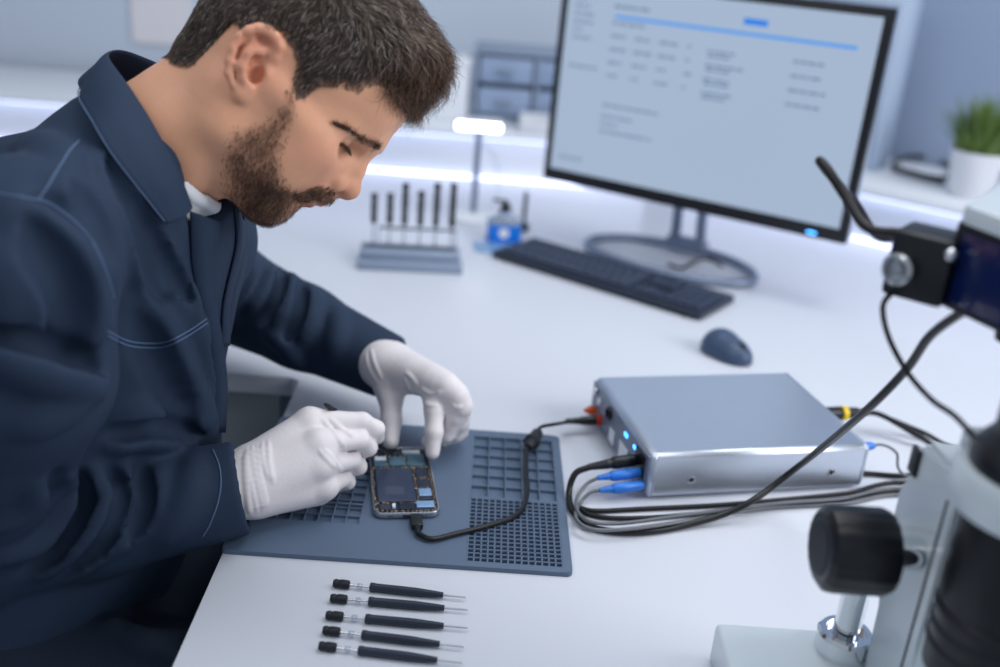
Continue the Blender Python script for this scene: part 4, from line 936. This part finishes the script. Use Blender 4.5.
bd2 = strands(P, N, D, RNG.uniform(.005, .0085, len(P)), np.full(len(P), .00018), .5, .35, (0, 0, 0), 4)
beardV, beardF = join([bd1, bd2])
# eyebrows and lashes
BROW = np.array([(379, 148.5), (372, 145.5), (363, 139.5), (353, 132.5), (344, 128), (336, 125.5)])
def brow(s_):
    n = 430; t = RNG.uniform(size=n)*.999; q = t*5; i = q.astype(int); f = (q-i)[:, None]; c = BROW[i]*(1-f)+BROW[i+1]*f
    wd = np.interp(t, [0, .25, .6, 1], [3.0, 5.4, 3.8, 1.6]); c = c+np.stack([.5*RNG.normal(0, 1, n), -.87*RNG.normal(0, 1, n)], 1)*wd[:, None]*.55
    R_, Nn, Dd = [], [], []; o = w2h([CAM])[0]
    for (u_, v_), tt in zip(c, t):
        dd_ = HM.T@ray(u_, v_); h = HB.ray_cast(Vector(o), Vector(dd_))
        if h[0] is None or h[0].x < .04: continue
        p_ = np.array(h[0]); nn = np.array(h[1]); nn = nn if nn@dd_ < 0 else -nn
        R_.append((p_[0], -s_*p_[1], p_[2])if s_ > 0 else p_); Nn.append((nn[0], -s_*nn[1], nn[2]) if s_ > 0 else nn); Dd.append((-.55-.3*tt, s_*(.35+.5*tt), .60-.75*tt))
    R_ = np.array(R_); return strands(R_, np.array(Nn), np.array(Dd)+RNG.normal(0, .2, R_.shape), RNG.uniform(.005, .009, len(R_)), np.full(len(R_), .00017), .35, .2, (0, 0, 0), 3)
def lash(c, s_):
    n = 90; t = np.linspace(-1, 1, n); P_ = np.stack([c[0]+.0139-.0050*t*t, c[1]+.0130*t, c[2]-.0026-.0016*t*t], 1)+RNG.normal(0, .0003, (n, 3))
    N_ = np.tile(np.array([.6, 0, .8]), (n, 1)); D_ = np.stack([np.full(n, .8), t*.45, np.full(n, -.5)], 1)+RNG.normal(0, .12, (n, 3))
    return strands(P_, N_, D_, RNG.uniform(.006, .0095, n), np.full(n, .00032), .5, .15, (0, 0, 0), 4)
# ------------------------------------------------------------------ body skeleton
NK = Dp(150, 137, .95)
tf = np.array([.97, -.243, 0]); ts = np.array([-.243, -.97, 0])      # torso: forward, to its right
SHR = NK+ts*.186+np.array([0, 0, -.060])+tf*-.005; SHL = Dp(190, 238, 1.13)
CH = NK+np.array([-.035, .0, -.145]); WA = np.array([-.372, .955, .80]); PE = np.array([-.455, .94, .575])
ELR = Dp(-48, 548, .98); WRR = Dp(240, 488, 1.035)
ELL = Dp(203, 281, 1.365); WRL = Dp(389, 367, 1.283)
HPR = PE+ts*.09; HPL = PE-ts*.09
KNR = np.array([-.035, .815, .585]); KNL = np.array([-.035, 1.10, .585]); ANR = np.array([-.09, .82, .10]); ANL = np.array([-.09, 1.10, .10])
# body under the clothes (coarse), joined with the head mesh
bs = SDF((-.66, .55, .02), (.10, 1.45, 1.17), .011)
bs.chain([PE, WA, CH, NK+np.array([-.01, 0, -.05])], [.125, .118, .125, .075], k=.03, flat=(tf, .55))
bs.chain([NK+np.array([-.005, 0, -.02]), SHR], [.05, .05], k=.03); bs.chain([NK+np.array([-.005, 0, -.02]), SHL], [.05, .05], k=.03)
for a_, b_, c_ in ((SHR, ELR, WRR), (SHL, ELL, WRL)): bs.chain([a_, b_, c_-(c_-b_)/np.linalg.norm(c_-b_)*.045], [.052, .040, .025], k=.02)
for a_, b_, c_ in ((HPR, KNR, ANR), (HPL, KNL, ANL)): bs.chain([a_, b_, c_, c_+np.array([0, 0, -.05])], [.082, .055, .038, .036], k=.02)
BV, BQ = bs.mesh(1)
V_, F_ = join([(HVw, HQ), (BV, BQ)])
person = mesh_np('person', V_, F_, m_skin)
ca = person.data.color_attributes.new('tone', 'FLOAT_COLOR', 'POINT')
cols = np.ones((len(V_), 4), np.float32); cols[:, :3] = SK; cols[:len(HVw), :3] = colr; ca.data.foreach_set('color', cols.ravel())
tag(person, 'bearded man in a navy work jacket and white gloves bending over the opened phone', 'person')
hair_o = mesh_np('hair', h2w(coreV), coreF, m_scalp, person); tag(mesh_np('hair_strands', h2w(hairV), hairF, m_hair, hair_o), kind='stuff'); tag(mesh_np('fringe', h2w(frV), frF, m_fringe, hair_o), kind='stuff'); mesh_np('beard', h2w(beardV), beardF, m_beard, person)
bw = join([brow(-1)]); mesh_np('eyebrow', h2w(bw[0]), bw[1], m_brow, person); bw = brow(1); mesh_np('eyebrow', h2w(bw[0]), bw[1], m_brow, person)
m_eye = mat('eye_white', (226, 216, 210), .15, spec=.6); m_iris = mat('iris', (58, 42, 32), .1, spec=.6)
for c in EYE:
    k = MB(); k.sphere((0, 0, 0), .0122, 32, 24); MM = Matrix.Translation(h2w([c])[0]) @ Matrix(np.vstack([np.hstack([HM, [[0], [0], [0]]]), [0, 0, 0, 1]]).tolist())
    bmesh.ops.transform(k.bm, matrix=MM, verts=k.bm.verts); ey = k.build('eye', m_eye, person)
    d = HM@np.array([.86, 0, -.5]); cc = h2w([c])[0]
    ir = MB().lathe([(0, -.001), (.0060, -.0010), (.0052, .0006), (.003, .0011), (0, .0012)], cc+d*.0113, tuple(d), 24).build('iris', m_iris, ey)
    lv, lf = lash(c, np.sign(c[1])); mesh_np('eyelashes', h2w(lv), lf, m_brow, person)
# ================================================================== clothing
def cloth_mat(name, rgb, scale=900., rough=.75, bump=.25, var=.10):
    m = mat(name, rgb, rough, spec=.2, noise=0); nt = m.node_tree; b = nt.nodes['Principled BSDF']
    tc = nt.nodes.new('ShaderNodeTexCoord')
    n = nt.nodes.new('ShaderNodeTexNoise'); n.inputs['Scale'].default_value = 26; n.inputs['Detail'].default_value = 6
    n3 = nt.nodes.new('ShaderNodeTexNoise'); n3.inputs['Scale'].default_value = 950; n3.inputs['Detail'].default_value = 2
    for x in (n, n3): nt.links.new(tc.outputs['Object'], x.inputs['Vector'])
    mx = nt.nodes.new('ShaderNodeMix'); mx.data_type = 'RGBA'; c = srgb(*rgb)
    mx.inputs['A'].default_value = tuple(x*(1-var) for x in c[:3])+(1,); mx.inputs['B'].default_value = tuple(x*(1+var) for x in c[:3])+(1,)
    nt.links.new(n.outputs['Fac'], mx.inputs['Factor']); nt.links.new(mx.outputs['Result'], b.inputs['Base Color'])
    bp = nt.nodes.new('ShaderNodeBump'); bp.inputs['Strength'].default_value = bump; bp.inputs['Distance'].default_value = .0006; nt.links.new(n3.outputs['Fac'], bp.inputs['Height'])
    bp2 = nt.nodes.new('ShaderNodeBump'); bp2.inputs['Strength'].default_value = .35; bp2.inputs['Distance'].default_value = .004; nt.links.new(n.outputs['Fac'], bp2.inputs['Height']); nt.links.new(bp.outputs['Normal'], bp2.inputs['Normal']); nt.links.new(bp2.outputs['Normal'], b.inputs['Normal'])
    return m
m_jack = cloth_mat('navy_twill', (42, 56, 77)); m_trou = cloth_mat('navy_trouser', (32, 41, 56)); m_tee = cloth_mat('white_cotton', (232, 234, 240), bump=.1); m_stitch = mat('navy_thread', (84, 106, 140), .7)
na = h2w([(-.022, 0, 0)])[0]-NK; na /= np.linalg.norm(na)
CUFR = WRR; CUFL = WRL
def jacket_sdf(h, strokes=(), vcut=True):
    s = SDF((-.70, .56, .52), (-.02, 1.50, 1.27), h)
    s.chain([PE+np.array([.0, 0, .0]), WA, CH, NK+np.array([-.012, 0, -.055])], [.170, .146, .148, .100], k=.04, flat=(tf, .63))
    s.chain([NK+np.array([-.015, 0, -.055]), np.array([-.44, .955, 1.035]), np.array([-.47, .955, .93])], [.078, .088, .085], k=.05)
    s.cone(NK+np.array([-.01, 0, -.035]), SHR, .056, .066, k=.05); s.cone(NK+np.array([-.01, 0, -.035]), SHL, .056, .062, k=.05)
    mid = Dp(14, 372, .845); arms = SDF(s.lo, s.lo+(s.n-1)*h, h)
    arms.chain([SHR, mid, ELR], [.076, .079, .066], k=.022)
    arms.chain([ELR, ELR*.5+WRR*.5, WRR+(WRR-ELR)*.06], [.066, .0575, .0455], k=.025)
    arms.chain([SHL, ELL], [.070, .066], k=.03); arms.chain([ELL, ELL*.45+WRL*.55, WRL+(WRL-ELL)*.06], [.068, .053, .0390], k=.03)
    n0 = np.minimum(s.f.shape, arms.f.shape); s.f = s.f[:n0[0], :n0[1], :n0[2]]; af = arms.f[:n0[0], :n0[1], :n0[2]]; s.n = np.array(s.f.shape); s.ax = [x[:k_] for x, k_ in zip(s.ax, n0)]
    X, Y, Z = np.meshgrid(*[x.astype(np.float32) for x in s.ax], indexing='ij', sparse=True)
    kk = np.full(s.f.shape, .003, np.float32)
    for c_ in (SHR, SHL): kk = np.maximum(kk, .045*np.exp(-(((X-c_[0])**2+(Y-c_[1])**2+(Z-c_[2])**2)/.085**2)).astype(np.float32))
    hh = np.maximum(kk-np.abs(s.f-af), 0)/kk; s.f = np.minimum(s.f, af)-hh*hh*kk*.25
    for p_, r_, k_, op in strokes:
        for i in range(len(p_)-1):
            ta, tb = i/(len(p_)-1), (i+1)/(len(p_)-1); tp = lambda t: .45+.55*min(1, 4*t*(1-t)*1.4)
            s.cone(p_[i], p_[i+1], r_*tp(ta), r_*tp(tb), k=k_, op=op)
    # cuffs: band, flat end, hollow
    for E_, W_, r_ in ((ELR, WRR, .0475), (ELL, WRL, .0405)):
        d = (W_-E_)/np.linalg.norm(W_-E_); s.cone(W_-d*.036, W_, r_+.0015, r_, k=.002)
        s.half(W_+d*.003, d, W_-.075+d*.05, W_+.075+d*.06, k=.004); s.cone(W_-d*.03, W_+d*.03, r_-.0095, r_-.0080, k=.003, op='s')
    s.cone(NK+na*-.035, NK+na*.12, .058, .070, k=.010, op='s')
    if vcut: s.chain([Dp(214, 176, .935), Dp(216, 208, .925), Dp(208, 262, .925), Dp(214, 320, .950)], [.040, .026, .010, .004], k=.010, op='s')
    s.half((0, 0, .56), (0, 0, -1), (-.75, .5, .5), (0, 1.5, .60))
    return s
jv, jq = jacket_sdf(.009, vcut=False).mesh(1); JB0 = JB = bvh(jv, jq)
def cast(px, B):
    h = B.ray_cast(Vector(CAM), Vector(ray(*px)))
    if h[0] is None: return None
    n = np.array(h[1]); n = n if n@ray(*px) < 0 else -n
    return np.array(h[0]), n
def castpath(path, B, n=6):
    P = catmull([np.array([u, v, 0.]) for u, v in path], n); out = []
    for p in P:
        r_ = cast((p[0], p[1]), B)
        if r_ is not None and (not out or np.linalg.norm(out[-1][0]-r_[0]) < .09): out.append(r_)
    return out
RIDGE = [  # path in the picture, fold radius, height
    ([(-30, 342), (20, 357), (62, 373), (97, 388)], .014, .010), ([(20, 430), (50, 415), (85, 398)], .012, .004),
    ([(70, 476), (66, 505), (40, 540), (-10, 560)], .010, .0070), ([(92, 470), (105, 500), (84, 540), (40, 575)], .010, .0075), ([(122, 466), (134, 498), (118, 535), (70, 578)], .009, .0055), ([(40, 482), (30, 505), (-10, 530)], .009, .007),
    ([(160, 462), (150, 500), (120, 548)], .012, .0035), ([(195, 458), (185, 505), (160, 545)], .012, .0030),
    ([(96, 148), (120, 195), (142, 250), (150, 290)], .012, .0045), ([(122, 178), (150, 235), (172, 285), (186, 315)], .010, .0055), ([(150, 225), (176, 275), (200, 315)], .008, .0045), ([(60, 180), (88, 205), (112, 245)], .014, .0035),
    ([(150, 300), (168, 345), (196, 400), (212, 430)], .014, .0060), ([(120, 420), (150, 412), (190, 420), (214, 436)], .014, .005), ([(110, 446), (140, 438), (180, 444)], .010, .005), ([(196, 318), (206, 350), (214, 395)], .010, .0045),
    ([(18, 205), (40, 240), (50, 300), (40, 340)], .016, .0045), ([(60, 225), (84, 265), (92, 310), (86, 345)], .014, .0045), ([(-10, 240), (5, 290), (5, 330)], .014, .004), ([(20, 140), (50, 150), (70, 165)], .014, .004),
    ([(262, 240), (276, 262), (268, 290), (250, 310)], .010, .006), ([(292, 275), (290, 300), (272, 330)], .010, .006), ([(312, 288), (312, 315), (300, 345)], .010, .004), ([(336, 304), (338, 330), (330, 356)], .010, .003), ([(262, 330), (285, 345), (300, 368)], .010, .005),
]
VALLEY = [
    ([(-30, 326), (30, 340), (70, 357), (95, 372)], .010, .008), ([(56, 470), (52, 498), (20, 525)], .008, .0045), ([(80, 474), (86, 505), (62, 545), (20, 572)], .007, .0042), ([(110, 468), (121, 500), (103, 540), (60, 575)], .007, .0038), ([(138, 466), (146, 500), (128, 540)], .007, .0028),
    ([(108, 165), (132, 215), (150, 262), (160, 295)], .009, .005), ([(138, 205), (163, 258), (188, 300)], .008, .005), ([(78, 192), (100, 225), (118, 262)], .012, .003),
    ([(135, 320), (160, 370), (185, 418)], .012, .004), ([(112, 432), (150, 424), (196, 432)], .009, .005), ([(206, 330), (214, 365), (217, 410)], .007, .004), ([(30, 230), (64, 290), (66, 345)], .012, .003),
    ([(30, 199), (48, 203), (70, 218), (91, 240), (108, 275), (115, 300)], .006, .0016),
    ([(280, 262), (280, 295), (262, 322)], .008, .006), ([(300, 282), (301, 310), (286, 342)], .007, .005),
]
st_ = []
for L_, op in ((RIDGE, 'u'), (VALLEY, 's')):
    for path, r_, amp in L_:
        amp *= 1.35
        c = castpath(path, JB, 4)
        if len(c) < 3: continue
        sg = -1 if op == 'u' else 1
        st_.append(([p+n*sg*(r_-amp) for p, n in c], r_, r_*1.1, op))
jv, jq = jacket_sdf(.0036, st_).mesh(2)
jacket = mesh_np('jacket', jv, jq, m_jack, person); tag(jacket, 'navy twill work jacket')
JB = bvh(jv, jq)
def on_jacket(path, off, n=8): return [p+nn*off for p, nn in castpath(path, JB, n)]
def seam(path, r=.0008, off=.0003, name='stitched_seam'):
    P = on_jacket(path, off)
    if len(P) > 3:
        P = [P[0]]+[(P[i-1]+P[i]*2+P[i+1])/4 for i in range(1, len(P)-1)]+[P[-1]]
        wpar(MB().tube(P, r, 6, sm=0).build(name, m_stitch), jacket)
for path in ([(107, 331), (128, 341), (150, 343), (168, 341), (188, 331), (206, 319)], [(107, 335.5), (128, 345.5), (150, 347.5), (168, 345.5), (188, 335.5), (207, 323)], [(79, 141), (70, 150), (60, 166), (48, 186), (38, 200)],
             [(-5, 193), (30, 199), (48, 203), (70, 218), (91, 240), (106, 272), (114, 298)], [(213, 450), (219, 465), (221, 482), (218, 502), (210, 524), (203, 536)]): seam(path)
# collar: folded band round the neck
FOLD = [(193, 207, .898), (180, 172, .880), (155, 124, .872), (131, 86, .882), (110, 56, .918), (122, 50, .955), (146, 58, .985), (168, 70, 1.000), (200, 100, 1.005), (226, 150, .990), (234, 196, .965)]
EDGE = [(167, 224, .872), (140, 190, .850), (112, 154, .838), (94, 124, .846), (80, 98, .888), (92, 84, .960), (128, 84, 1.02), (165, 96, 1.045), (205, 130, 1.05), (236, 175, 1.03), (244, 222, .985)]
def D3(L): return [Dp(*p) for p in L]
fo = catmull(D3(FOLD), 6); ed = catmull(D3(EDGE), 6); m_ = len(fo)
ctr = NK+na*.03
inn = [p+(ctr-p)/np.linalg.norm(ctr-p)*.006-na*.040 for p in fo]
rowsC = []
for t in np.linspace(0, 1, 5): rowsC.append([a*(1-t)+b*t for a, b in zip(inn, fo)])
out_ = [(p-ctr)-na*((p-ctr)@na) for p in fo]
for t in np.linspace(.10, 1, 7): rowsC.append([f*(1-t)+e*t+(o/np.linalg.norm(o))*(.0035*math.sin(PI*min(1, t*1.1))+.001)+na*.0015*math.sin(PI*t) for f, e, o in zip(fo, ed, out_)])
CV = np.array(rowsC).reshape(-1, 3); CQ = [(i*m_+j, i*m_+j+1, (i+1)*m_+j+1, (i+1)*m_+j) for i in range(len(rowsC)-1) for j in range(m_-1)]
col_o = mesh_np('collar', CV, CQ, m_jack, jacket); md_ = col_o.modifiers.new('thick', 'SOLIDIFY'); md_.thickness = .0026; md_.offset = 0
sd_ = col_o.modifiers.new('sub', 'SUBSURF'); sd_.levels = 1; sd_.render_levels = 1
ste = [rowsC[-1][j]*.88+rowsC[-2][j]*.12+(out_[j]/np.linalg.norm(out_[j]))*.0024 for j in range(1, m_-4)]
wpar(MB().tube(ste, .0006, 6, sm=0).build('stitched_seam', m_stitch), col_o)
# front opening: placket edge and the turned-back corner below the collar
def ribbon(name, path_a, path_b, offa, offb, thick=.003, n=6, mt=None):
    A = [p+q*offa for p, q in castpath(path_a, JB0, n)]; B = [p+q*offb for p, q in castpath(path_b, JB0, n)]; k_ = min(len(A), len(B))
    A = np.array(A)[np.linspace(0, len(A)-1, k_).astype(int)]; B = np.array(B)[np.linspace(0, len(B)-1, k_).astype(int)]
    for _ in range(3): A[1:-1] = (A[:-2]+2*A[1:-1]+A[2:])/4; B[1:-1] = (B[:-2]+2*B[1:-1]+B[2:])/4
    Vv = np.concatenate([A, (A+B)/2, B]); Q = [(r_*k_+j, r_*k_+j+1, (r_+1)*k_+j+1, (r_+1)*k_+j) for r_ in (0, 1) for j in range(k_-1)]
    o = mesh_np(name, Vv, Q, mt or m_jack, jacket); q = o.modifiers.new('thick', 'SOLIDIFY'); q.thickness = thick; q.offset = 0; return o
pl_o = ribbon('placket', [(214, 220), (211, 240), (207, 262), (208, 292), (215, 330), (221, 380), (219, 432)], [(190, 211), (190, 236), (191, 262), (196, 292), (204, 330), (210, 380), (209, 432)], .006, .0012)
ribbon('placket', [(243, 208), (244, 240), (238, 270), (229, 305), (227, 345)], [(233, 206), (235, 240), (229, 270), (221, 305), (219, 345)], .002, .0025)

# t-shirt neck
tl = HVl[:, 2]-(-.1115+.10*(HVl[:, 0]-.005)); tm = (tl < 0) & (HVl[:, 2] > -.142)
tF = HQ[tm[HQ].all(1)]; TVl = HVl+HNl*(.0028*sm(-tl, -.001, .004)+.0022*sm(-tl, .002, .006)*(1-sm(-tl, .008, .014)))[:, None]
for _ in range(2): TVl = lap(TVl, HQ)
tv_, tq_ = compact(TVl+HNl*.0015, tF); tee = mesh_np('t_shirt', h2w(tv_), tq_, m_tee, person); q_ = tee.modifiers.new('thick', 'SOLIDIFY'); q_.thickness = .0018; q_.offset = 1
# trousers, shoes
s = SDF((-.68, .66, .03), (.09, 1.24, .74), .009)
s.chain([PE+np.array([0, 0, .03]), PE-np.array([0, 0, .02])], [.165, .155], k=.03, flat=(tf, .75))
for hp_, kn_, an_k in ((HPR, KNR, ANR), (HPL, KNL, ANL)):
    s.chain([hp_, kn_], [.100, .072], k=.05); s.chain([kn_, an_k], [.072, .054], k=.03)
    for a_, b_ in (((-.30, -.02, .10), (-.12, .05, .09)), ((-.34, .0, .105), (-.20, -.06, .10)), ((-.26, .05, .098), (-.08, -.02, .082))):
        c = (hp_+kn_)/2; s.cone((a_[0], c[1]+a_[1], c[2]+a_[2]-.008), (b_[0], c[1]+b_[1], c[2]+b_[2]-.008), .011, .008, k=.016)
tv, tq = s.mesh(1); mesh_np('trousers', tv, tq, m_trou, person)
m_shoe = mat('shoe_leather', (30, 30, 34), .45)
for an_k in (ANR, ANL):
    s = SDF(an_k+np.array([-.11, -.07, -.11]), an_k+np.array([.22, .07, .05]), .006)
    s.cone(an_k+np.array([-.03, 0, -.060]), an_k+np.array([.14, 0, -.072]), .040, .034, k=.02, flat=((0, 0, 1), .8)); s.cone(an_k+np.array([0, 0, -.03]), an_k, .046, .050, k=.03); pass
    s.half((0, 0, .002), (0, 0, -1), an_k+np.array([-.2, -.1, -.15]), an_k+np.array([.3, .1, .06]))
    v_, q_ = s.mesh(1); mesh_np('shoe', v_, q_, m_shoe, person)
# stool under the man
sp = PE+np.array([-.02, 0, 0]); stool = empty('work_stool', (sp[0], sp[1], 0), 0, 'dark round work stool the man sits on', 'stool')
MB().lathe([(0, .365), (.155, .365), (.175, .375), (.178, .395), (.165, .408), (0, .412)], n=40).build('seat', M['rubber'], stool)
MB().cyl((0, 0, .08), (0, 0, .37), .022).build('column', M['chrome'], stool)
for i in range(5):
    a = 2*PI*i/5; lg = MB().tube([(0, 0, .085), (.12*math.cos(a), .12*math.sin(a), .075), (.24*math.cos(a), .24*math.sin(a), .055)], .013, 10).build('leg', M['alu_dark'], stool)
    MB().lathe([(0, -.012), (.024, -.012), (.026, -.006), (.026, .006), (.024, .012), (0, .012)], base=(.24*math.cos(a), .24*math.sin(a), .027), axis=(-math.sin(a), math.cos(a), 0), n=20).build('caster', M['rubber'], lg)
# ================================================================== gloved hands
m_glove = mat('latex_glove', (232, 226, 228), .5, spec=.35, sss=.08, bump=.12, bscale=260)
def Z3(L): return [Zp(*p) for p in L]
def wrist_ring(c, d, r, n=14, flat=None):
    x, y, a = frame(d); return [np.array(Vector(c)+(x*math.cos(t)+y*math.sin(t))*r) for t in np.linspace(0, 2*PI, n)]
def glove(name, fn, lo, hi, label=None):
    s = SDF(lo, hi, .0011); fn(s); v, q = s.mesh(1); o = mesh_np(name, v, q, m_glove, person); return o
# right hand, lying on its little-finger side and holding the spudger
R_w = Zp(246, 483, .801); dR = (R_w-ELR)/np.linalg.norm(R_w-ELR)
mc = Z3([(309, 421, .849), (317, 443, .836), (321, 466, .815), (326, 486, .791)])
def rhand(s):
    off = WRR-dR*.028
    s.cone(off, R_w, .0345, .0300, k=.01, flat=(FW, .80))
    wr = [Zp(252, 459, .822), Zp(250, 472, .812), Zp(251, 487, .800), Zp(253, 500, .787)]
    for a, b, r0, r1 in zip(wr, mc, (.0165, .0175, .0175, .0160), (.0135, .0135, .0130, .0125)): s.cone(a, b, r0, r1, k=.014)
    s.cone(R_w, (mc[1]+mc[2])/2+FW*.008, .0280, .0170, k=.016)
    s.cone(Zp(262, 500, .783), Zp(318, 493, .779), .0150, .0130, k=.014)             # hypothenar edge
    for c in mc: s.ell(c-FW*.0035, (.0112,)*3, k=.008)                                # knuckles
    f = [Z3([(309, 421, .849), (362, 421.5, .842), (376, 429, .829), (377.5, 437, .815)]), Z3([(317, 443, .836), (360, 440, .827), (368.5, 447.5, .811), (360, 453, .797)]),
         Z3([(321, 466, .815), (352, 460, .804), (358.5, 466.5, .789), (347, 470, .778)]), Z3([(326, 486, .791), (343, 478.5, .782), (347.5, 482, .7725), (337, 486, .768)])]
    rr = [[.0132, .0098, .0092, .0078], [.0130, .0096, .0092, .0080], [.0124, .0092, .0088, .0078], [.0118, .0088, .0080, .0070]]
    for p, r in zip(f, rr): s.chain(p, r, k=.0055)
    # thumb on the far side
    tb = [R_w+np.array([.02, .024, .012]), R_w+np.array([.062, .062, .008]), f[0][1]+np.array([-.018, .026, -.018]), f[0][3]+np.array([-.006, .018, -.002])]
    s.chain(tb, [.017, .0125, .0108, .0082], k=.008); s.cone(tb[0], f[0][0]-FW*-.012, .014, .011, k=.012)
def creases(B, paths, r):
    out = []
    for p in paths: out.append((castpath(p, B, 4), r))
    return out
CR2 = [[(247, 447), (249, 470), (253, 492), (257, 511)], [(252, 445), (254, 468), (259, 492), (263, 509)], [(245, 452), (246, 476), (248, 500), (250, 513)]]
slo = np.minimum(R_w, mc[0])-.06; shi = np.maximum(R_w, mc[0])+np.array([.10, .10, .05])
s = SDF(slo, shi, .0026); rhand(s); v_, q_ = s.mesh(1); GB = bvh(v_, q_)
CR = [[(322, 419), (330, 428), (338, 438), (344, 446)], [(330, 419), (338, 426), (347, 433), (352, 435)], [(319, 450), (328, 460), (336, 468)], [(324, 449), (333, 459), (341, 471)], [(328, 486), (333, 492)], [(324, 490), (328, 497)], [(318, 493), (321, 500)],
      [(262, 442), (263, 460), (268, 478)], [(268, 440), (269, 462), (273, 482)], [(280, 480), (281, 500)], [(286, 481), (287, 503)], [(292, 482), (293, 503)], [(299, 480), (300, 500)], [(274, 470), (276, 500)], [(257, 445), (259, 470), (264, 495), (266, 506)]]
def rhand2(s):
    rhand(s)
    for P, r in creases(GB, CR, .0012)+creases(GB, CR2, .0016):
        if len(P) > 2: s.chain([p-n*(r*.62) for p, n in P], [.0006]+[r]*(len(P)-2)+[.0006], k=.0022)
tag(glove('glove', rhand2, slo, shi), 'white latex glove on the hand holding the spudger')
# left hand, steadying the phone from above
wl = Zp(384, 365, .836); dL = (WRL-ELL)/np.linalg.norm(WRL-ELL)
def lhand(s):
    s.cone(WRL-dL*.03, wl, .0310, .0275, k=.01); s.cone(WRL-dL*.012, wl, .0325, .0265, k=.006)
    ml = Z3([(430, 381, .843), (447, 387, .843), (457, 396, .834), (461, 407, .820)])
    wr = Z3([(392, 368, .838), (396, 362, .840), (398, 359, .838), (399, 361, .826)])
    for a, b, r0, r1 in zip(wr, ml, (.0185, .0180, .0170, .0160), (.0128, .0128, .0122, .0116)): s.cone(a, b, r0, r1, k=.014)
    s.cone(wl, (ml[0]+ml[1])/2, .0250, .0160, k=.014)
    for c in ml: s.ell(c+np.array([0, 0, .0030]), (.0108,)*3, k=.008)
    f = [Z3([(430, 381, .843), (434, 411, .816), (434, 432, .796), (432.5, 452, .7745)]), Z3([(446, 387, .843), (455, 416, .808), (446, 434, .782), (428, 441, .7690)]),
         Z3([(456, 396, .834), (460, 422, .796), (456, 434, .776), (444, 440, .7660)]), Z3([(461, 407, .820), (462, 424, .788), (461, 432, .774), (452, 438, .7660)])]
    rr = [[.0132, .0112, .0104, .0084], [.0130, .0106, .0098, .0082], [.0124, .0102, .0092, .0078], [.0114, .0090, .0080, .0070]]
    for p, r in zip(f, rr): s.chain(p, r, k=.0055)
    tb = Z3([(386, 372, .832), (391, 400, .808), (391.5, 421, .789), (391, 441, .7725)])
    s.chain(tb, [.0190, .0140, .0122, .0094], k=.008)
    s.cone(tb[0]*.45+tb[1]*.55, ml[0]*.6+wl*.4, .0120, .0125, k=.016)                # web of the thumb
    for p, t, r in ((f[0], 1.0, .0104), (f[1], 1.0, .0103)): s.ell(p[1]+UP*.0022, (r*.9,)*3, k=.005)
    for P, r in () and ((Z3([(422, 384, .8570), (428, 388, .8565), (437, 389, .8540)]), .0010), (Z3([(424, 402, .834), (430, 405, .834), (440, 403, .834)]), .0009)): s.chain(P, [r]*3, k=.003)
llo = np.minimum(wl, WRL)-np.array([.07, .11, .09]); lhi = np.maximum(wl, WRL)+np.array([.16, .06, .05]); llo[2] = .748
s = SDF(llo, lhi, .0026); lhand(s); v_, q_ = s.mesh(1); GL = bvh(v_, q_)
CL = [[(421, 388), (427, 392), (434, 394), (441, 392)], [(423, 402), (430, 405), (438, 405)], [(366, 352), (368, 366), (376, 381)], [(371, 348), (374, 362), (381, 378)], [(405, 372), (412, 378), (418, 386)], [(404, 378), (408, 386), (410, 394)], [(452, 404), (457, 408), (461, 406)]]
def lhand2(s):
    lhand(s)
    for P, r in creases(GL, CL, .0010):
        if len(P) > 2: s.chain([p-n*(r*.85) for p, n in P], [.0005]+[r]*(len(P)-2)+[.0005], k=.0024)
tag(glove('glove', lhand2, llo, lhi), 'white latex glove on the hand steadying the phone')
# spudger
sT = Zp(325, 404, .868); sP = Zp(393.5, 456, .7630); dS = (sP-sT)/np.linalg.norm(sP-sT); LS = np.linalg.norm(sP-sT)
spu = empty('spudger', tuple(sT), 0, 'thin black plastic spudger held in the gloved hand over the phone', 'tool')
k = MB().lathe([(0, 0), (.0016, .0004), (.0024, .004), (.0034, .016), (.0040, .04), (.0041, LS*.62), (.0036, LS*.78)], tuple(sT), tuple(dS), 14); wpar(k.build('handle', M['black']), spu)
k = MB().lathe([(.0036, LS*.775), (.0028, LS*.86), (.0016, LS*.95), (.0006, LS), (0, LS+.0003)], tuple(sT), tuple(dS), 14); wpar(k.build('pointed_tip', M['black']), spu)
# ------------------------------------------------------------------ light
W_ = bpy.data.worlds.new('room_light'); S.world = W_; W_.use_nodes = True
bg = W_.node_tree.nodes['Background']; bg.inputs['Color'].default_value = (.78, .87, 1.0, 1); bg.inputs['Strength'].default_value = .42
def area(name, loc, aim, size, power, col=(1, 1, 1), sy=None):
    l = bpy.data.lights.new(name, 'AREA'); l.size = size; l.energy = power; l.color = col
    if sy: l.shape = 'RECTANGLE'; l.size_y = sy
    o = bpy.data.objects.new(name, l); COL.objects.link(o); o.location = loc
    o.rotation_euler = (Vector(aim)-Vector(loc)).to_track_quat('-Z', 'Y').to_euler(); return o
area('ceiling_light', (.55, 1.35, 2.7), (.1, 1.1, .8), 1.4, 19, (.94, .97, 1.0), .9)
area('ceiling_light', (-.9, .2, 2.6), (-.3, .9, 1.0), 1.0, 8, (.96, .98, 1.0), .7)
area('window_light', (2.1, .45, 2.05), (-.2, .9, 1.0), 1.1, 34, (.985, .985, 1.0), 1.3)  # added fill from the right for face and jacket folds; no window there
S.view_settings.view_transform = 'Standard'; S.view_settings.look = 'None'; S.view_settings.exposure = 0; S.view_settings.gamma = 1; S.view_settings.use_curve_mapping = False
S.cycles.use_denoising = True; S.cycles.max_bounces = 8; S.cycles.transmission_bounces = 8
